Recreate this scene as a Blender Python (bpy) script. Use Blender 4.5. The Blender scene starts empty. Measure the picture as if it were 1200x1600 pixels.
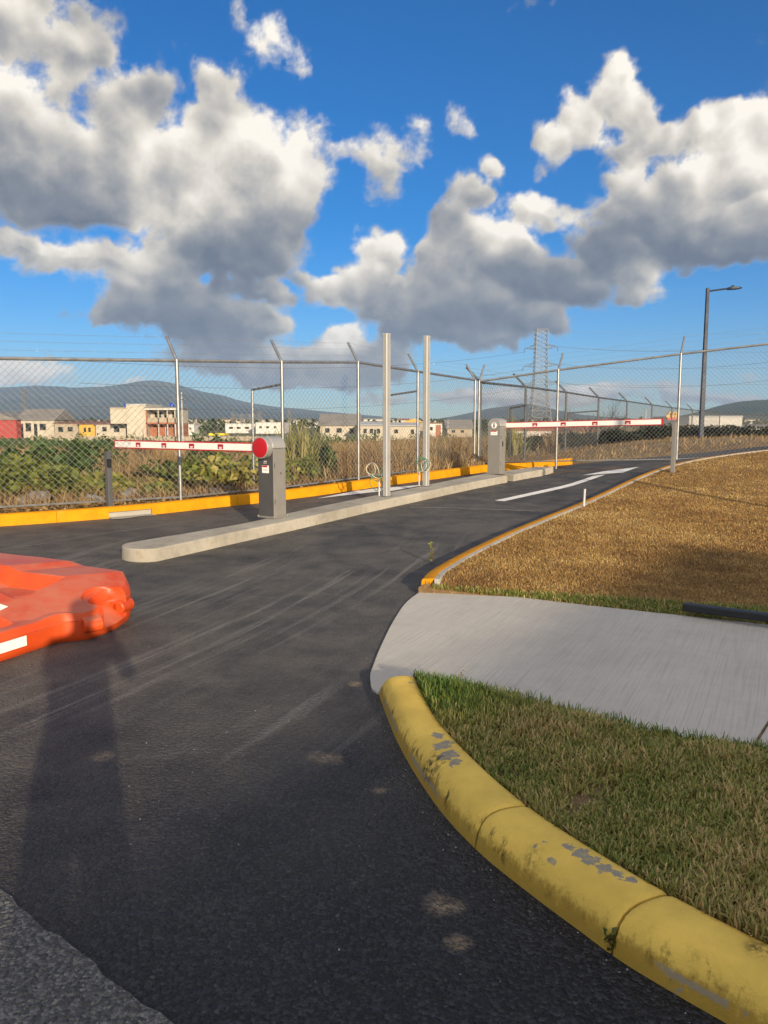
import bpy, bmesh, math, random
import numpy as np
from mathutils import Vector, Matrix
R = math.radians
random.seed(7)
rng = np.random.default_rng(11)
SC = bpy.context.scene
COL = SC.collection

# ------------------------------------------------------------------ camera
F = 1202.0                      # focal length in photograph pixels (1200 x 1600)
YH = 662.0                      # row of the true horizon
CAMH = 1.5
PITCH = math.atan((800 - YH) / F)
cam_d = bpy.data.cameras.new('camera'); cam = bpy.data.objects.new('camera', cam_d); COL.objects.link(cam)
cam_d.sensor_fit = 'VERTICAL'; cam_d.sensor_height = 36.0; cam_d.lens = 36.0 * F / 1600
cam_d.clip_start = 0.05; cam_d.clip_end = 60000
cam.location = (0, 0, CAMH); cam.rotation_euler = (math.pi / 2 - PITCH, 0, 0)
SC.camera = cam
CP, SP = math.cos(PITCH), math.sin(PITCH)

def ray(px, py):
    a = (px - 600) / F; b = (800 - py) / F
    return (a, CP + b * SP, -SP + b * CP)

def at(px, py, Y):
    """world point on the ray of a photograph pixel at forward distance Y"""
    d = ray(px, py); t = Y / d[1]
    return Vector((d[0] * t, Y, CAMH + d[2] * t))

def pxx(px, Y, py=700):
    d = ray(px, py); return d[0] * Y / d[1]

# ------------------------------------------------------------------ sun, sky
SUN_EL, SUN_AZ = R(13.5), R(159.0)          # azimuth clockwise from +Y: low sun behind the right shoulder
sun_d = bpy.data.lights.new('sun', 'SUN'); sun = bpy.data.objects.new('sun', sun_d); COL.objects.link(sun)
sun_d.energy = 4.8; sun_d.angle = R(0.53); sun_d.color = (1.0, 0.82, 0.60)
SUNV = Vector((math.sin(SUN_AZ) * math.cos(SUN_EL), math.cos(SUN_AZ) * math.cos(SUN_EL), math.sin(SUN_EL)))
sun.rotation_euler = SUNV.to_track_quat('Z', 'Y').to_euler()
sun.location = (20, -40, 30)

SC.view_settings.view_transform = 'Standard'; SC.view_settings.look = 'None'
SC.view_settings.exposure = 0.36; SC.view_settings.gamma = 1.0
SC.render.engine = 'CYCLES'
SC.cycles.use_denoising = True
SC.cycles.max_bounces = 6; SC.cycles.diffuse_bounces = 3; SC.cycles.transparent_max_bounces = 8
SC.cycles.volume_bounces = 0
SC.cycles.sample_clamp_indirect = 6

world = bpy.data.worlds.new('World'); SC.world = world; world.use_nodes = True
WN, WL = world.node_tree.nodes, world.node_tree.links
WN.clear()
world.cycles.sampling_method = 'MANUAL'; world.cycles.sample_map_resolution = 512

def wnode(t, **kw):
    n = WN.new(t)
    for k, v in kw.items(): setattr(n, k, v)
    return n
def wset(sock, v):
    if isinstance(v, bpy.types.NodeSocket): WL.new(v, sock)
    else: sock.default_value = v
def azel(px, py):
    d = Vector(ray(px, py)).normalized()
    return math.atan2(d.x, d.y), math.asin(d.z)

# cumulus clouds: centre and half-axes of each puff as seen from the site (given in photograph
# pixels, turned into compass bearing and elevation), tilt in degrees, weight, brightness
PUFFS = [
 # upper-left bank
 (30,30,130,75,-25,1.0,.62),(120,95,95,60,-35,1.0,.66),(185,150,70,50,-40,.85,.62),(215,185,50,36,-30,.6,.6),
 # great left cumulus
 (-30,150,90,90,-20,1.0,.85),(40,215,110,75,-30,1.1,.60),(20,280,130,70,-10,1.1,.36),(130,255,100,80,-30,1.1,.60),(120,315,150,50,-8,1.1,.22),
 (215,265,85,80,0,1.1,.78),(310,235,95,75,-15,1.1,.90),(390,250,95,80,-30,1.1,.86),(345,165,70,55,-50,.8,.62),(325,115,28,45,-10,.5,.62),
 (395,310,105,80,0,1.1,.72),(290,325,120,62,-10,1.1,.85),(340,385,130,50,-12,1.1,.18),(430,365,75,60,30,1.0,.30),(470,290,45,75,10,.7,.66),(505,270,26,60,10,.5,.6),(240,150,60,50,-35,.7,.42),
 # lower left layer
 (0,375,80,26,-4,.9,.60),(110,395,110,36,-10,1.0,.66),(220,420,95,42,-14,1.0,.60),(250,470,150,45,-8,1.1,.16),(330,505,130,48,-6,1.1,.12),(180,480,60,26,-20,.7,.40),(400,430,80,50,0,.9,.22),(430,460,34,26,0,.8,.62),(350,560,120,34,-3,.9,.25),(425,508,40,30,0,.9,.62),(380,520,60,40,0,.9,.30),
 # wisps
 (420,58,50,54,20,.58,.80),(465,95,24,34,0,.46,.75),(370,15,18,44,0,.42,.6),(605,240,62,50,25,.58,.58),(650,212,30,44,0,.56,.66),(722,196,34,22,10,.56,.66),(600,295,46,40,0,.50,.42),(555,245,54,24,15,.48,.6),(480,215,40,50,0,.50,.66),(715,170,24,26,0,.34,.6),
 # middle towers
 (590,385,44,36,30,.95,.86),(615,380,22,22,0,.6,.9),(530,445,66,36,-10,1.0,.70),(575,430,50,40,0,.95,.74),(600,470,66,40,0,1.0,.36),(490,435,30,20,0,.6,.7),
 (770,262,26,24,40,.8,.82),(735,300,50,36,25,1.0,.56),(705,345,52,46,20,1.0,.36),(672,400,40,44,60,.9,.70),(720,385,66,50,15,1.05,.70),(790,375,70,44,20,1.05,.88),(850,335,80,34,22,1.0,.80),(640,470,70,50,0,1.0,.50),
 (720,450,120,48,8,1.1,.34),(820,425,120,50,14,1.1,.16),(700,500,110,36,4,1.1,.10),(800,490,110,40,10,1.1,.10),(750,525,95,26,0,1.0,.24),(850,500,52,26,20,.9,.62),(640,520,60,30,0,.9,.20),(900,450,90,38,8,1.0,.16),
 # right cumulus
 (968,105,26,34,10,.85,.95),(955,150,46,46,20,1.0,.90),(905,190,60,40,40,1.0,.82),(862,222,44,34,40,.95,.80),(845,270,16,20,0,.5,.5),(990,175,40,44,-20,.9,.78),(1000,225,70,40,-5,1.0,.66),(1060,215,60,34,-5,.9,.70),
 (1110,200,56,44,10,1.0,.92),(1170,195,66,46,10,1.1,.98),(1230,230,90,80,0,1.1,.95),(1150,265,110,60,0,1.1,.86),(1060,300,100,60,0,1.1,.58),(975,280,38,50,10,.9,.80),(985,340,90,50,10,1.1,.40),(1100,345,130,44,4,1.1,.44),(1220,340,90,60,0,1.1,.62),
 (1040,390,150,40,6,1.1,.12),(1180,390,110,34,4,1.1,.16),(995,430,44,36,0,.9,.80),(1000,462,52,18,-4,.6,.55),(940,400,60,44,10,1.0,.16),
 # near the horizon
 (538,526,46,30,0,1.0,.90),(560,575,90,40,0,1.0,.26),(460,575,90,40,0,1.0,.44),(500,560,60,30,0,.9,.6),(600,560,60,36,0,.9,.30),(500,600,60,12,0,.5,.6),(40,588,100,28,-4,1.0,.9),(-20,585,60,26,0,1,.8),(190,600,80,8,-8,.5,.85),(420,590,70,22,0,.8,.30),(915,614,50,24,0,.95,.85),(1000,612,190,22,3,.66,.42),(1170,590,40,16,0,.45,.5),(650,622,130,14,-2,.55,.45),(810,622,130,26,0,.9,.60),(700,615,50,8,0,.4,.7),(1130,625,120,12,0,.5,.4),(150,505,22,12,0,.4,.6),
 (860,8,120,16,0,.30,.15),(1190,60,30,34,0,.26,.15),
]
sky = wnode('ShaderNodeTexSky', sky_type='NISHITA', sun_disc=False, sun_elevation=SUN_EL, sun_rotation=SUN_AZ, altitude=900, air_density=1.0, dust_density=.05, ozone_density=4.0)
SKYK = .090; FILL_CLOUD = 1.15
hs = wnode('ShaderNodeHueSaturation'); wset(hs.inputs['Color'], sky.outputs[0]); hs.inputs['Saturation'].default_value = 1.34; hs.inputs['Value'].default_value = 1.0
tn = wnode('ShaderNodeMix', data_type='RGBA', blend_type='MULTIPLY'); tn.inputs[0].default_value = 1.0; WL.new(hs.outputs[0], tn.inputs[6]); tn.inputs[7].default_value = (.90, .99, 1.14, 1)
bg_sky = wnode('ShaderNodeBackground'); wset(bg_sky.inputs[0], tn.outputs[2]); bg_sky.inputs[1].default_value = SKYK
# unseen broken cloud added behind and overhead, its glow filling the shade
tc = wnode('ShaderNodeTexCoord'); cn = wnode('ShaderNodeTexNoise'); WL.new(tc.outputs['Generated'], cn.inputs['Vector']); cn.inputs['Scale'].default_value = 3.2; cn.inputs['Detail'].default_value = 5
sx = wnode('ShaderNodeSeparateXYZ'); WL.new(tc.outputs['Generated'], sx.inputs[0])
m1 = wnode('ShaderNodeMapRange', interpolation_type='SMOOTHSTEP'); WL.new(cn.outputs[0], m1.inputs[0]); m1.inputs[1].default_value = .40; m1.inputs[2].default_value = .58
m2 = wnode('ShaderNodeMapRange', interpolation_type='SMOOTHSTEP'); WL.new(sx.outputs[1], m2.inputs[0]); m2.inputs[1].default_value = .45; m2.inputs[2].default_value = .15
m3 = wnode('ShaderNodeMapRange', interpolation_type='SMOOTHSTEP'); WL.new(sx.outputs[2], m3.inputs[0]); m3.inputs[1].default_value = -.02; m3.inputs[2].default_value = .10
mm = wnode('ShaderNodeMath', operation='MULTIPLY'); WL.new(m1.outputs[0], mm.inputs[0]); WL.new(m2.outputs[0], mm.inputs[1])
mm2 = wnode('ShaderNodeMath', operation='MULTIPLY'); WL.new(mm.outputs[0], mm2.inputs[0]); WL.new(m3.outputs[0], mm2.inputs[1])
bg_fill = wnode('ShaderNodeBackground'); bg_fill.inputs[0].default_value = (1, .90, .77, 1); bg_fill.inputs[1].default_value = FILL_CLOUD
mxs = wnode('ShaderNodeMixShader'); WL.new(mm2.outputs[0], mxs.inputs[0]); WL.new(bg_sky.outputs[0], mxs.inputs[1]); WL.new(bg_fill.outputs[0], mxs.inputs[2])
wo = wnode('ShaderNodeOutputWorld'); WL.new(mxs.outputs[0], wo.inputs[0])

GRADS = {}
def grad_noise(x, y, seed):
    """2-D gradient noise, about -1..1"""
    if seed not in GRADS: ang = np.random.default_rng(seed).random((256, 256)) * 2 * np.pi; GRADS[seed] = (np.cos(ang), np.sin(ang))
    gx, gy = GRADS[seed]
    xi = np.floor(x).astype(int); yi = np.floor(y).astype(int); xf = x - xi; yf = y - yi
    u = xf ** 3 * (xf * (xf * 6 - 15) + 10); v = yf ** 3 * (yf * (yf * 6 - 15) + 10)
    def dotg(i, j): return gx[(xi + i) & 255, (yi + j) & 255] * (xf - i) + gy[(xi + i) & 255, (yi + j) & 255] * (yf - j)
    a = dotg(0, 0) * (1 - u) + dotg(1, 0) * u; b = dotg(0, 1) * (1 - u) + dotg(1, 1) * u
    return (a * (1 - v) + b * v) * 1.5
def fbm(x, y, octs, gain, seed, puffy=False):
    t = np.zeros_like(x); amp = 1.0; f = 1.0; tot = 0
    for o in range(octs):
        n = grad_noise(x * f + 17.3 * o, y * f - 9.1 * o, seed + o)
        t += amp * ((1 - 2.2 * np.abs(n)) if puffy else n); tot += amp; amp *= gain; f *= 2.07
    return t / tot

def cloud_fields(A, E, STEP):
    """cover and brightness of the clouds over a grid of bearings A and elevations E"""
    k = 57.3 / 10
    def wob(f, o, seed): return fbm(A * k * f + o, E * k * f, 5, .55, seed)
    WA = A + .016 * wob(1.3, 0, 5) + .0060 * wob(5.5, 3, 21); WE = E + .013 * wob(1.3, 40, 9) + .0050 * wob(5.5, 40, 31)
    D = np.zeros_like(A); B = np.zeros_like(A); Q = np.zeros_like(A); WS = np.full_like(A, 1e-6); SS = np.zeros_like(A)
    r_ = np.random.default_rng(4); a_lo, e_lo = A[0, 0], E[0, 0]; ny, nx = A.shape
    for (cx, cy, rx, ry, rot, wt, br) in PUFFS:
        a0, e0 = azel(cx, cy); a1, e1 = azel(cx + 5, cy); a2, e2 = azel(cx, cy - 5)
        sx = (a1 - a0) / 5 * rx; sy = (e2 - e0) / 5 * ry; c, s_ = math.cos(R(-rot)), math.sin(R(-rot))
        dx = WA - a0; dy = WE - e0; qx = (dx * c + dy * s_) / (sx * 1.16); qy = (-dx * s_ + dy * c) / (sy * 1.16)
        t = np.clip((1 - np.sqrt(qx * qx + qy * qy)) / .85, 0, 1); g = t * t * (3 - 2 * t)
        D += wt * g; B += wt * br * g; Q += wt * g * qy
        # small billows that make up the puff
        n = int(10 + 16 * wt) if wt > .6 else 5
        for _ in range(n):
            u = r_.normal(0, .46), r_.normal(0, .46); rr = min(sx, sy) * r_.uniform(.20, .50) * (1.0 if wt > .6 else .7)
            px_ = a0 + (u[0] * sx) * c - (u[1] * sy) * s_; py_ = e0 + (u[0] * sx) * s_ + (u[1] * sy) * c
            i0, i1 = int((px_ - rr * 1.6 - a_lo) / STEP), int((px_ + rr * 1.6 - a_lo) / STEP) + 2; j0, j1 = int((py_ - rr * 1.6 - e_lo) / STEP), int((py_ + rr * 1.6 - e_lo) / STEP) + 2
            i0, j0 = max(i0, 0), max(j0, 0); i1, j1 = min(i1, nx), min(j1, ny)
            if i1 <= i0 or j1 <= j0: continue
            ax = (WA[j0:j1, i0:i1] - px_) / rr; ay = (WE[j0:j1, i0:i1] - py_) / rr; d2 = ax * ax + ay * ay; q = np.clip(1 - d2, 0, 1)
            w = q ** 1.1 * np.exp(r_.uniform(0, 2.2)) * wt
            SS[j0:j1, i0:i1] += w * (.50 * ay + .26 * ax + .10 * r_.normal()); WS[j0:j1, i0:i1] += w
            D[j0:j1, i0:i1] += .16 * wt * q
    inv = 1 / np.maximum(D, .02); B *= 1 / np.maximum(D - 0, .02); Q *= inv; REL = SS / (WS + .25)
    def soft(X, n):
        for ax_ in (0, 1):
            for _ in range(2):
                c_ = np.cumsum(np.pad(X, [(n + 1, n) if k_ == ax_ else (0, 0) for k_ in (0, 1)], mode='edge'), axis=ax_)
                X = (np.take(c_, range(2 * n + 1, c_.shape[ax_]), ax_) - np.take(c_, range(0, c_.shape[ax_] - 2 * n - 1), ax_)) / (2 * n + 1)
        return X
    f1 = fbm(A * k * 3.0, E * k * 3.6, 7, .60, 50, True); f2 = fbm(WA * k * 6 + 7, WE * k * 7, 7, .66, 70); f3 = fbm(WA * k * 1.8, WE * k * 2.2, 4, .5, 90)
    DN = D + .34 * (f1 - .14) + .56 * f2 - .01 + .26 * f3
    cover = np.clip((DN - .22) / .74, 0, 1); cover = cover * cover * (3 - 2 * cover); cover *= np.clip((D - .02) / .16, 0, 1)
    DS = soft(D + .25 * f2, 5); gx, gy = np.gradient(DS, axis=1), np.gradient(DS, axis=0); gl = np.hypot(gx, gy) + .004; U = -(gx * .50 + gy * .86) / gl
    rim = np.clip(1.15 - (DN - .45) / 1.25, 0, 1) * np.clip((DN - .15) / .4, 0, 1); soft_rel = soft(REL, 2)
    thick = np.clip((DN - .25) / .85, 0, 1)
    B2 = soft(B, 4); big = soft(REL, 5); hx, hy = np.gradient(soft(f3 + .5 * f1, 2), axis=1), np.gradient(soft(f3 + .5 * f1, 2), axis=0)
    emb = np.clip(-(hx * .5 + hy * .86) * 9, -1, 1)
    S = B2 * 1.08 + .03 + .13 * Q + .34 * big + .16 * soft_rel + .16 * U * rim + .09 * f3 + .085 * f2 + .10 * (f1 - .15) + .07 * emb - .05 * np.clip((DN - .9) / 1.5, 0, 1)
    S = S * thick + (1 - thick) * (.44 + .42 * B)
    return cover, S


def make_clouds():
    STEP = R(.095); R_DOME = 42000.0
    azs = np.arange(R(-40), R(40), STEP); els = np.arange(R(-.5), R(44), STEP)
    A, E = np.meshgrid(azs, els)
    cover, S = cloud_fields(A, E, STEP)
    S = .47 + (S - .43) * 1.22
    P = np.stack([np.sin(A) * np.cos(E), np.cos(A) * np.cos(E), np.sin(E)], -1) * R_DOME
    ny, nx = A.shape
    keep = cover > .002
    fc = keep[:-1, :-1] | keep[1:, :-1] | keep[:-1, 1:] | keep[1:, 1:]
    idx = np.arange(nx * ny).reshape(ny, nx)
    quads = np.stack([idx[:-1, :-1], idx[:-1, 1:], idx[1:, 1:], idx[1:, :-1]], -1)[fc]
    used = np.unique(quads); remap = np.full(nx * ny, -1); remap[used] = np.arange(len(used))
    me = bpy.data.meshes.new('clouds'); me.from_pydata(P.reshape(-1, 3)[used], [], remap[quads].tolist())
    for nm, arr in (('cover', cover), ('bright', S)):
        at_ = me.attributes.new(nm, 'FLOAT', 'POINT'); at_.data.foreach_set('value', arr.reshape(-1)[used].astype(np.float32))
    o = bpy.data.objects.new('clouds', me); COL.objects.link(o); o['kind'] = 'stuff'
    o['label'] = 'grey and white cumulus clouds across the blue sky'; o['category'] = 'clouds'
    m = bpy.data.materials.new('cloud'); m.use_nodes = True; m.cycles.emission_sampling = 'NONE'
    N, L = m.node_tree.nodes, m.node_tree.links; N.clear()
    def attr(nm): n = N.new('ShaderNodeAttribute'); n.attribute_name = nm; return n.outputs['Fac']
    gm = N.new('ShaderNodeNewGeometry'); nz = N.new('ShaderNodeTexNoise'); sc_ = N.new('ShaderNodeVectorMath'); sc_.operation = 'SCALE'
    L.new(gm.outputs['Position'], sc_.inputs[0]); sc_.inputs['Scale'].default_value = 1 / R_DOME
    L.new(sc_.outputs[0], nz.inputs['Vector']); nz.inputs['Scale'].default_value = 120; nz.inputs['Detail'].default_value = 4; nz.inputs['Roughness'].default_value = .6
    ad = N.new('ShaderNodeMath'); ad.operation = 'MULTIPLY_ADD'; L.new(nz.outputs[0], ad.inputs[0]); ad.inputs[1].default_value = .10; 
    sb = N.new('ShaderNodeMath'); sb.operation = 'SUBTRACT'; L.new(attr('bright'), sb.inputs[0]); sb.inputs[1].default_value = .05
    L.new(sb.outputs[0], ad.inputs[2])
    ramp = N.new('ShaderNodeValToRGB'); L.new(ad.outputs[0], ramp.inputs[0])
    cr = ramp.color_ramp; cr.interpolation = 'LINEAR'
    cr.elements[0].position = 0.0; cr.elements[0].color = (.115, .135, .185, 1)
    cr.elements[1].position = 1.0; cr.elements[1].color = (.95, .885, .785, 1)
    for p_, c_ in ((.25, (.19, .205, .24, 1)), (.5, (.36, .35, .345, 1)), (.75, (.65, .60, .525, 1))):
        e_ = cr.elements.new(p_); e_.color = c_
    em = N.new('ShaderNodeEmission'); L.new(ramp.outputs[0], em.inputs[0]); em.inputs[1].default_value = CLOUD_K
    tr = N.new('ShaderNodeBsdfTransparent'); mx = N.new('ShaderNodeMixShader')
    a2 = N.new('ShaderNodeMath'); a2.operation = 'MULTIPLY_ADD'; L.new(nz.outputs[0], a2.inputs[0]); a2.inputs[1].default_value = .22
    cv = attr('cover')
    s2 = N.new('ShaderNodeMath'); s2.operation = 'SUBTRACT'; L.new(cv, s2.inputs[0]); s2.inputs[1].default_value = .11
    L.new(s2.outputs[0], a2.inputs[2])
    mr = N.new('ShaderNodeMapRange'); L.new(a2.outputs[0], mr.inputs['Value']); mr.inputs['From Min'].default_value = .0; mr.inputs['From Max'].default_value = .96
    mn = N.new('ShaderNodeMath'); mn.operation = 'MINIMUM'; L.new(mr.outputs[0], mn.inputs[0]); 
    m3 = N.new('ShaderNodeMath'); m3.operation = 'MULTIPLY'; L.new(cv, m3.inputs[0]); m3.inputs[1].default_value = 4.0; L.new(m3.outputs[0], mn.inputs[1])
    L.new(mn.outputs[0], mx.inputs[0]); L.new(tr.outputs[0], mx.inputs[1]); L.new(em.outputs[0], mx.inputs[2])
    out = N.new('ShaderNodeOutputMaterial'); L.new(mx.outputs[0], out.inputs[0])
    me.materials.append(m)
    return o
CLOUD_K = .90
make_clouds()

# ------------------------------------------------------------------ helpers
def tag(o, label=None, cat=None, group=None, kind=None):
    if label: o['label'] = label
    if cat: o['category'] = cat
    if group: o['group'] = group
    if kind: o['kind'] = kind
    return o
def empty(name, loc, label=None, cat=None, group=None, rz=0.0):
    o = bpy.data.objects.new(name, None); COL.objects.link(o); o.empty_display_size = .2
    o.location = loc; o.rotation_euler = (0, 0, rz)
    return tag(o, label, cat, group)

class MB:
    """collects faces and links them as one mesh object"""
    def __init__(s): s.v = []; s.f = []; s.m = []; s.cur = 0
    def add(s, vs, fs):
        n = len(s.v); s.v += [tuple(v) for v in vs]; s.f += [tuple(i + n for i in f) for f in fs]; s.m += [s.cur] * len(fs)
    def box(s, c, d, M=None):
        c = Vector(c); hx, hy, hz = d[0] / 2, d[1] / 2, d[2] / 2
        vs = [Vector((x, y, z)) for z in (-hz, hz) for y in (-hy, hy) for x in (-hx, hx)]
        vs = [(M @ v if M else v) + c for v in vs]
        s.add(vs, [(0, 2, 3, 1), (4, 5, 7, 6), (0, 1, 5, 4), (2, 6, 7, 3), (0, 4, 6, 2), (1, 3, 7, 5)])
    def bar(s, a, b, w, h=None, up=(0, 0, 1)):
        a, b = Vector(a), Vector(b); d = (b - a).normalized(); u = Vector(up)
        if abs(d.dot(u)) > .98: u = Vector((0, 1, 0))
        x = d.cross(u).normalized(); z = x.cross(d).normalized(); h = h or w
        vs = [p + x * i * w / 2 + z * j * h / 2 for p in (a, b) for j in (-1, 1) for i in (-1, 1)]
        s.add(vs, [(0, 2, 3, 1), (4, 5, 7, 6), (0, 1, 5, 4), (2, 6, 7, 3), (0, 4, 6, 2), (1, 3, 7, 5)])
    def tube(s, pts, r, n=6, cap=True):
        pts = [Vector(p) for p in pts]; rr = r if hasattr(r, '__len__') else [r] * len(pts)
        vs, fs = [], []
        t0 = (pts[1] - pts[0]).normalized(); u = t0.orthogonal().normalized()
        for i, p in enumerate(pts):
            t = (pts[min(i + 1, len(pts) - 1)] - pts[max(i - 1, 0)]).normalized()
            u = (u - t * u.dot(t)); u = u.normalized() if u.length > 1e-6 else t.orthogonal().normalized()
            w = t.cross(u)
            for k in range(n):
                a = 2 * math.pi * k / n; vs.append(p + (u * math.cos(a) + w * math.sin(a)) * rr[i])
        for i in range(len(pts) - 1):
            for k in range(n): fs.append((i * n + k, i * n + (k + 1) % n, (i + 1) * n + (k + 1) % n, (i + 1) * n + k))
        if cap: fs += [tuple(range(n))[::-1], tuple((len(pts) - 1) * n + k for k in range(n))]
        s.add(vs, fs)
    def cyl(s, a, b, r, n=16, r2=None): s.tube([a, b], [r, r if r2 is None else r2], n)
    def prism(s, poly, z0, z1, M=None):
        """poly: 2-D outline (counter-clockwise), extruded from z0 to z1; M maps to the world"""
        n = len(poly); vs = [Vector((x, y, z)) for z in (z0, z1) for x, y in poly]
        if M: vs = [M @ v for v in vs]
        s.add(vs, [tuple(range(n))[::-1], tuple(range(n, 2 * n))] + [(i, (i + 1) % n, n + (i + 1) % n, n + i) for i in range(n)])
    def grid(s, rows):
        """rows: lists of equal length of points"""
        n = len(rows[0]); vs = [p for r_ in rows for p in r_]
        s.add(vs, [(i * n + k, i * n + k + 1, (i + 1) * n + k + 1, (i + 1) * n + k) for i in range(len(rows) - 1) for k in range(n - 1)])
    def build(s, name, mats, parent=None, smooth=False, bevel=0.0, angle=40):
        me = bpy.data.meshes.new(name); me.from_pydata(s.v, [], s.f)
        for m in (mats if isinstance(mats, (list, tuple)) else [mats]): me.materials.append(m)
        if any(s.m): me.polygons.foreach_set('material_index', s.m)
        if smooth:
            me.polygons.foreach_set('use_smooth', [True] * len(s.f))
            try: me.set_sharp_from_angle(angle=R(angle))
            except Exception: pass
        me.update()
        o = bpy.data.objects.new(name, me); COL.objects.link(o)
        if parent: o.parent = parent
        if bevel:
            b = o.modifiers.new('bevel', 'BEVEL'); b.width = bevel; b.segments = 2; b.limit_method = 'ANGLE'; b.angle_limit = R(35)
        return o

def tree_copy(o, parent=None):
    c = o.copy(); COL.objects.link(c); c.parent = parent
    for ch in [x for x in o.children]: tree_copy(ch, c)
    return c

def np_mesh(name, V, Fq, mat, attrs=None, smooth=False):
    """fast mesh from arrays: V (n,3), Fq (m,k)"""
    me = bpy.data.meshes.new(name); n, (m, k) = len(V), Fq.shape
    me.vertices.add(n); me.vertices.foreach_set('co', np.ascontiguousarray(V, np.float32).ravel())
    me.loops.add(m * k); me.loops.foreach_set('vertex_index', np.ascontiguousarray(Fq, np.int32).ravel())
    me.polygons.add(m); me.polygons.foreach_set('loop_start', np.arange(0, m * k, k, dtype=np.int32)); me.polygons.foreach_set('loop_total', np.full(m, k, np.int32))
    if smooth: me.polygons.foreach_set('use_smooth', np.ones(m, bool))
    for nm, a in (attrs or {}).items():
        at_ = me.attributes.new(nm, 'FLOAT', 'POINT'); at_.data.foreach_set('value', a.astype(np.float32))
    me.update(calc_edges=True); me.validate(verbose=False)
    me.materials.append(mat)
    o = bpy.data.objects.new(name, me); COL.objects.link(o)
    return o

# ------------------------------------------------------------------ materials
class NT:
    def __init__(s, name):
        s.m = bpy.data.materials.new(name); s.m.use_nodes = True
        s.N, s.L = s.m.node_tree.nodes, s.m.node_tree.links
        s.b = s.N['Principled BSDF']
    def n(s, t, **kw):
        x = s.N.new(t)
        for k, v in kw.items(): setattr(x, k, v)
        return x
    def set(s, sock, v):
        if isinstance(v, bpy.types.NodeSocket): s.L.new(v, sock)
        elif v is not None:
            if sock.type == 'RGBA' and len(v) == 3: v = (*v, 1)
            sock.default_value = v
    def math(s, op, a, b=None, c=None, clamp=False):
        x = s.n('ShaderNodeMath', operation=op, use_clamp=clamp)
        s.set(x.inputs[0], a); s.set(x.inputs[1], b); s.set(x.inputs[2], c)
        return x.outputs[0]
    def vec(s, op, a, b=None):
        x = s.n('ShaderNodeVectorMath', operation=op); s.set(x.inputs[0], a)
        if b is not None: s.set(x.inputs[3 if op == 'SCALE' else 1], b)
        return x.outputs['Value'] if op in ('LENGTH', 'DISTANCE', 'DOT_PRODUCT') else x.outputs[0]
    def mix(s, f, a, b, mode='MIX'):
        x = s.n('ShaderNodeMix', data_type='RGBA', blend_type=mode); s.set(x.inputs[0], f); s.set(x.inputs[6], a); s.set(x.inputs[7], b)
        return x.outputs[2]
    def rng(s, v, a, b, c=0.0, d=1.0):
        x = s.n('ShaderNodeMapRange', interpolation_type='SMOOTHSTEP'); s.set(x.inputs[0], v)
        for i, q in enumerate((a, b, c, d)): x.inputs[i + 1].default_value = q
        return x.outputs[0]
    def pos(s): return s.n('ShaderNodeNewGeometry').outputs['Position']
    def obj(s): return s.n('ShaderNodeTexCoord').outputs['Object']
    def xyz(s, v): x = s.n('ShaderNodeSeparateXYZ'); s.set(x.inputs[0], v); return x.outputs
    def noise(s, v, scale, detail=4, rough=.55, dist=0.0):
        x = s.n('ShaderNodeTexNoise'); s.set(x.inputs['Vector'], v)
        for k, q in (('Scale', scale), ('Detail', detail), ('Roughness', rough), ('Distortion', dist)): x.inputs[k].default_value = q
        return x.outputs[0]
    def voro(s, v, scale, out='Distance', feature='F1', rand=1.0):
        x = s.n('ShaderNodeTexVoronoi', feature=feature); s.set(x.inputs['Vector'], v); x.inputs['Scale'].default_value = scale; x.inputs['Randomness'].default_value = rand
        return x.outputs[out]
    def attr(s, nm): x = s.n('ShaderNodeAttribute'); x.attribute_name = nm; return x.outputs['Fac']
    def ramp(s, v, stops):
        x = s.n('ShaderNodeValToRGB'); s.set(x.inputs[0], v); c = x.color_ramp
        c.elements[0].position, c.elements[0].color = stops[0][0], (*stops[0][1], 1); c.elements[1].position, c.elements[1].color = stops[-1][0], (*stops[-1][1], 1)
        for p, q in stops[1:-1]: e = c.elements.new(p); e.color = (*q, 1)
        return x.outputs[0]
    def bump(s, h, strength=.4, dist=.01):
        x = s.n('ShaderNodeBump'); s.set(x.inputs['Height'], h); x.inputs['Strength'].default_value = strength; x.inputs['Distance'].default_value = dist
        s.L.new(x.outputs[0], s.b.inputs['Normal'])
    def fin(s, col, rough=.7, metal=0.0, spec=None):
        s.set(s.b.inputs['Base Color'], col); s.set(s.b.inputs['Roughness'], rough); s.b.inputs['Metallic'].default_value = metal
        if spec is not None: s.b.inputs['Specular IOR Level'].default_value = spec
        return s.m

def simple(name, col, rough=.6, metal=0.0, var=.12, scale=3.0, bump=0.0, dirt=0.0, space='pos'):
    t = NT(name); v = t.pos() if space == 'pos' else t.obj()
    n = t.noise(v, scale, 6, .6)
    dark = tuple(c * (1 - var) for c in col); light = tuple(min(1, c * (1 + var)) for c in col)
    c = t.mix(t.rng(n, .25, .75), dark, light)
    if dirt:
        d = t.rng(t.noise(v, scale * 2.7, 8, .7), .50, .78, 0, dirt)
        c = t.mix(d, c, (.13, .11, .085))
    if bump: t.bump(t.noise(v, scale * 14, 4, .6), bump, .004)
    rr = t.rng(n, .2, .8, rough * .85, min(1, rough * 1.12))
    return t.fin(c, rr, metal)

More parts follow.
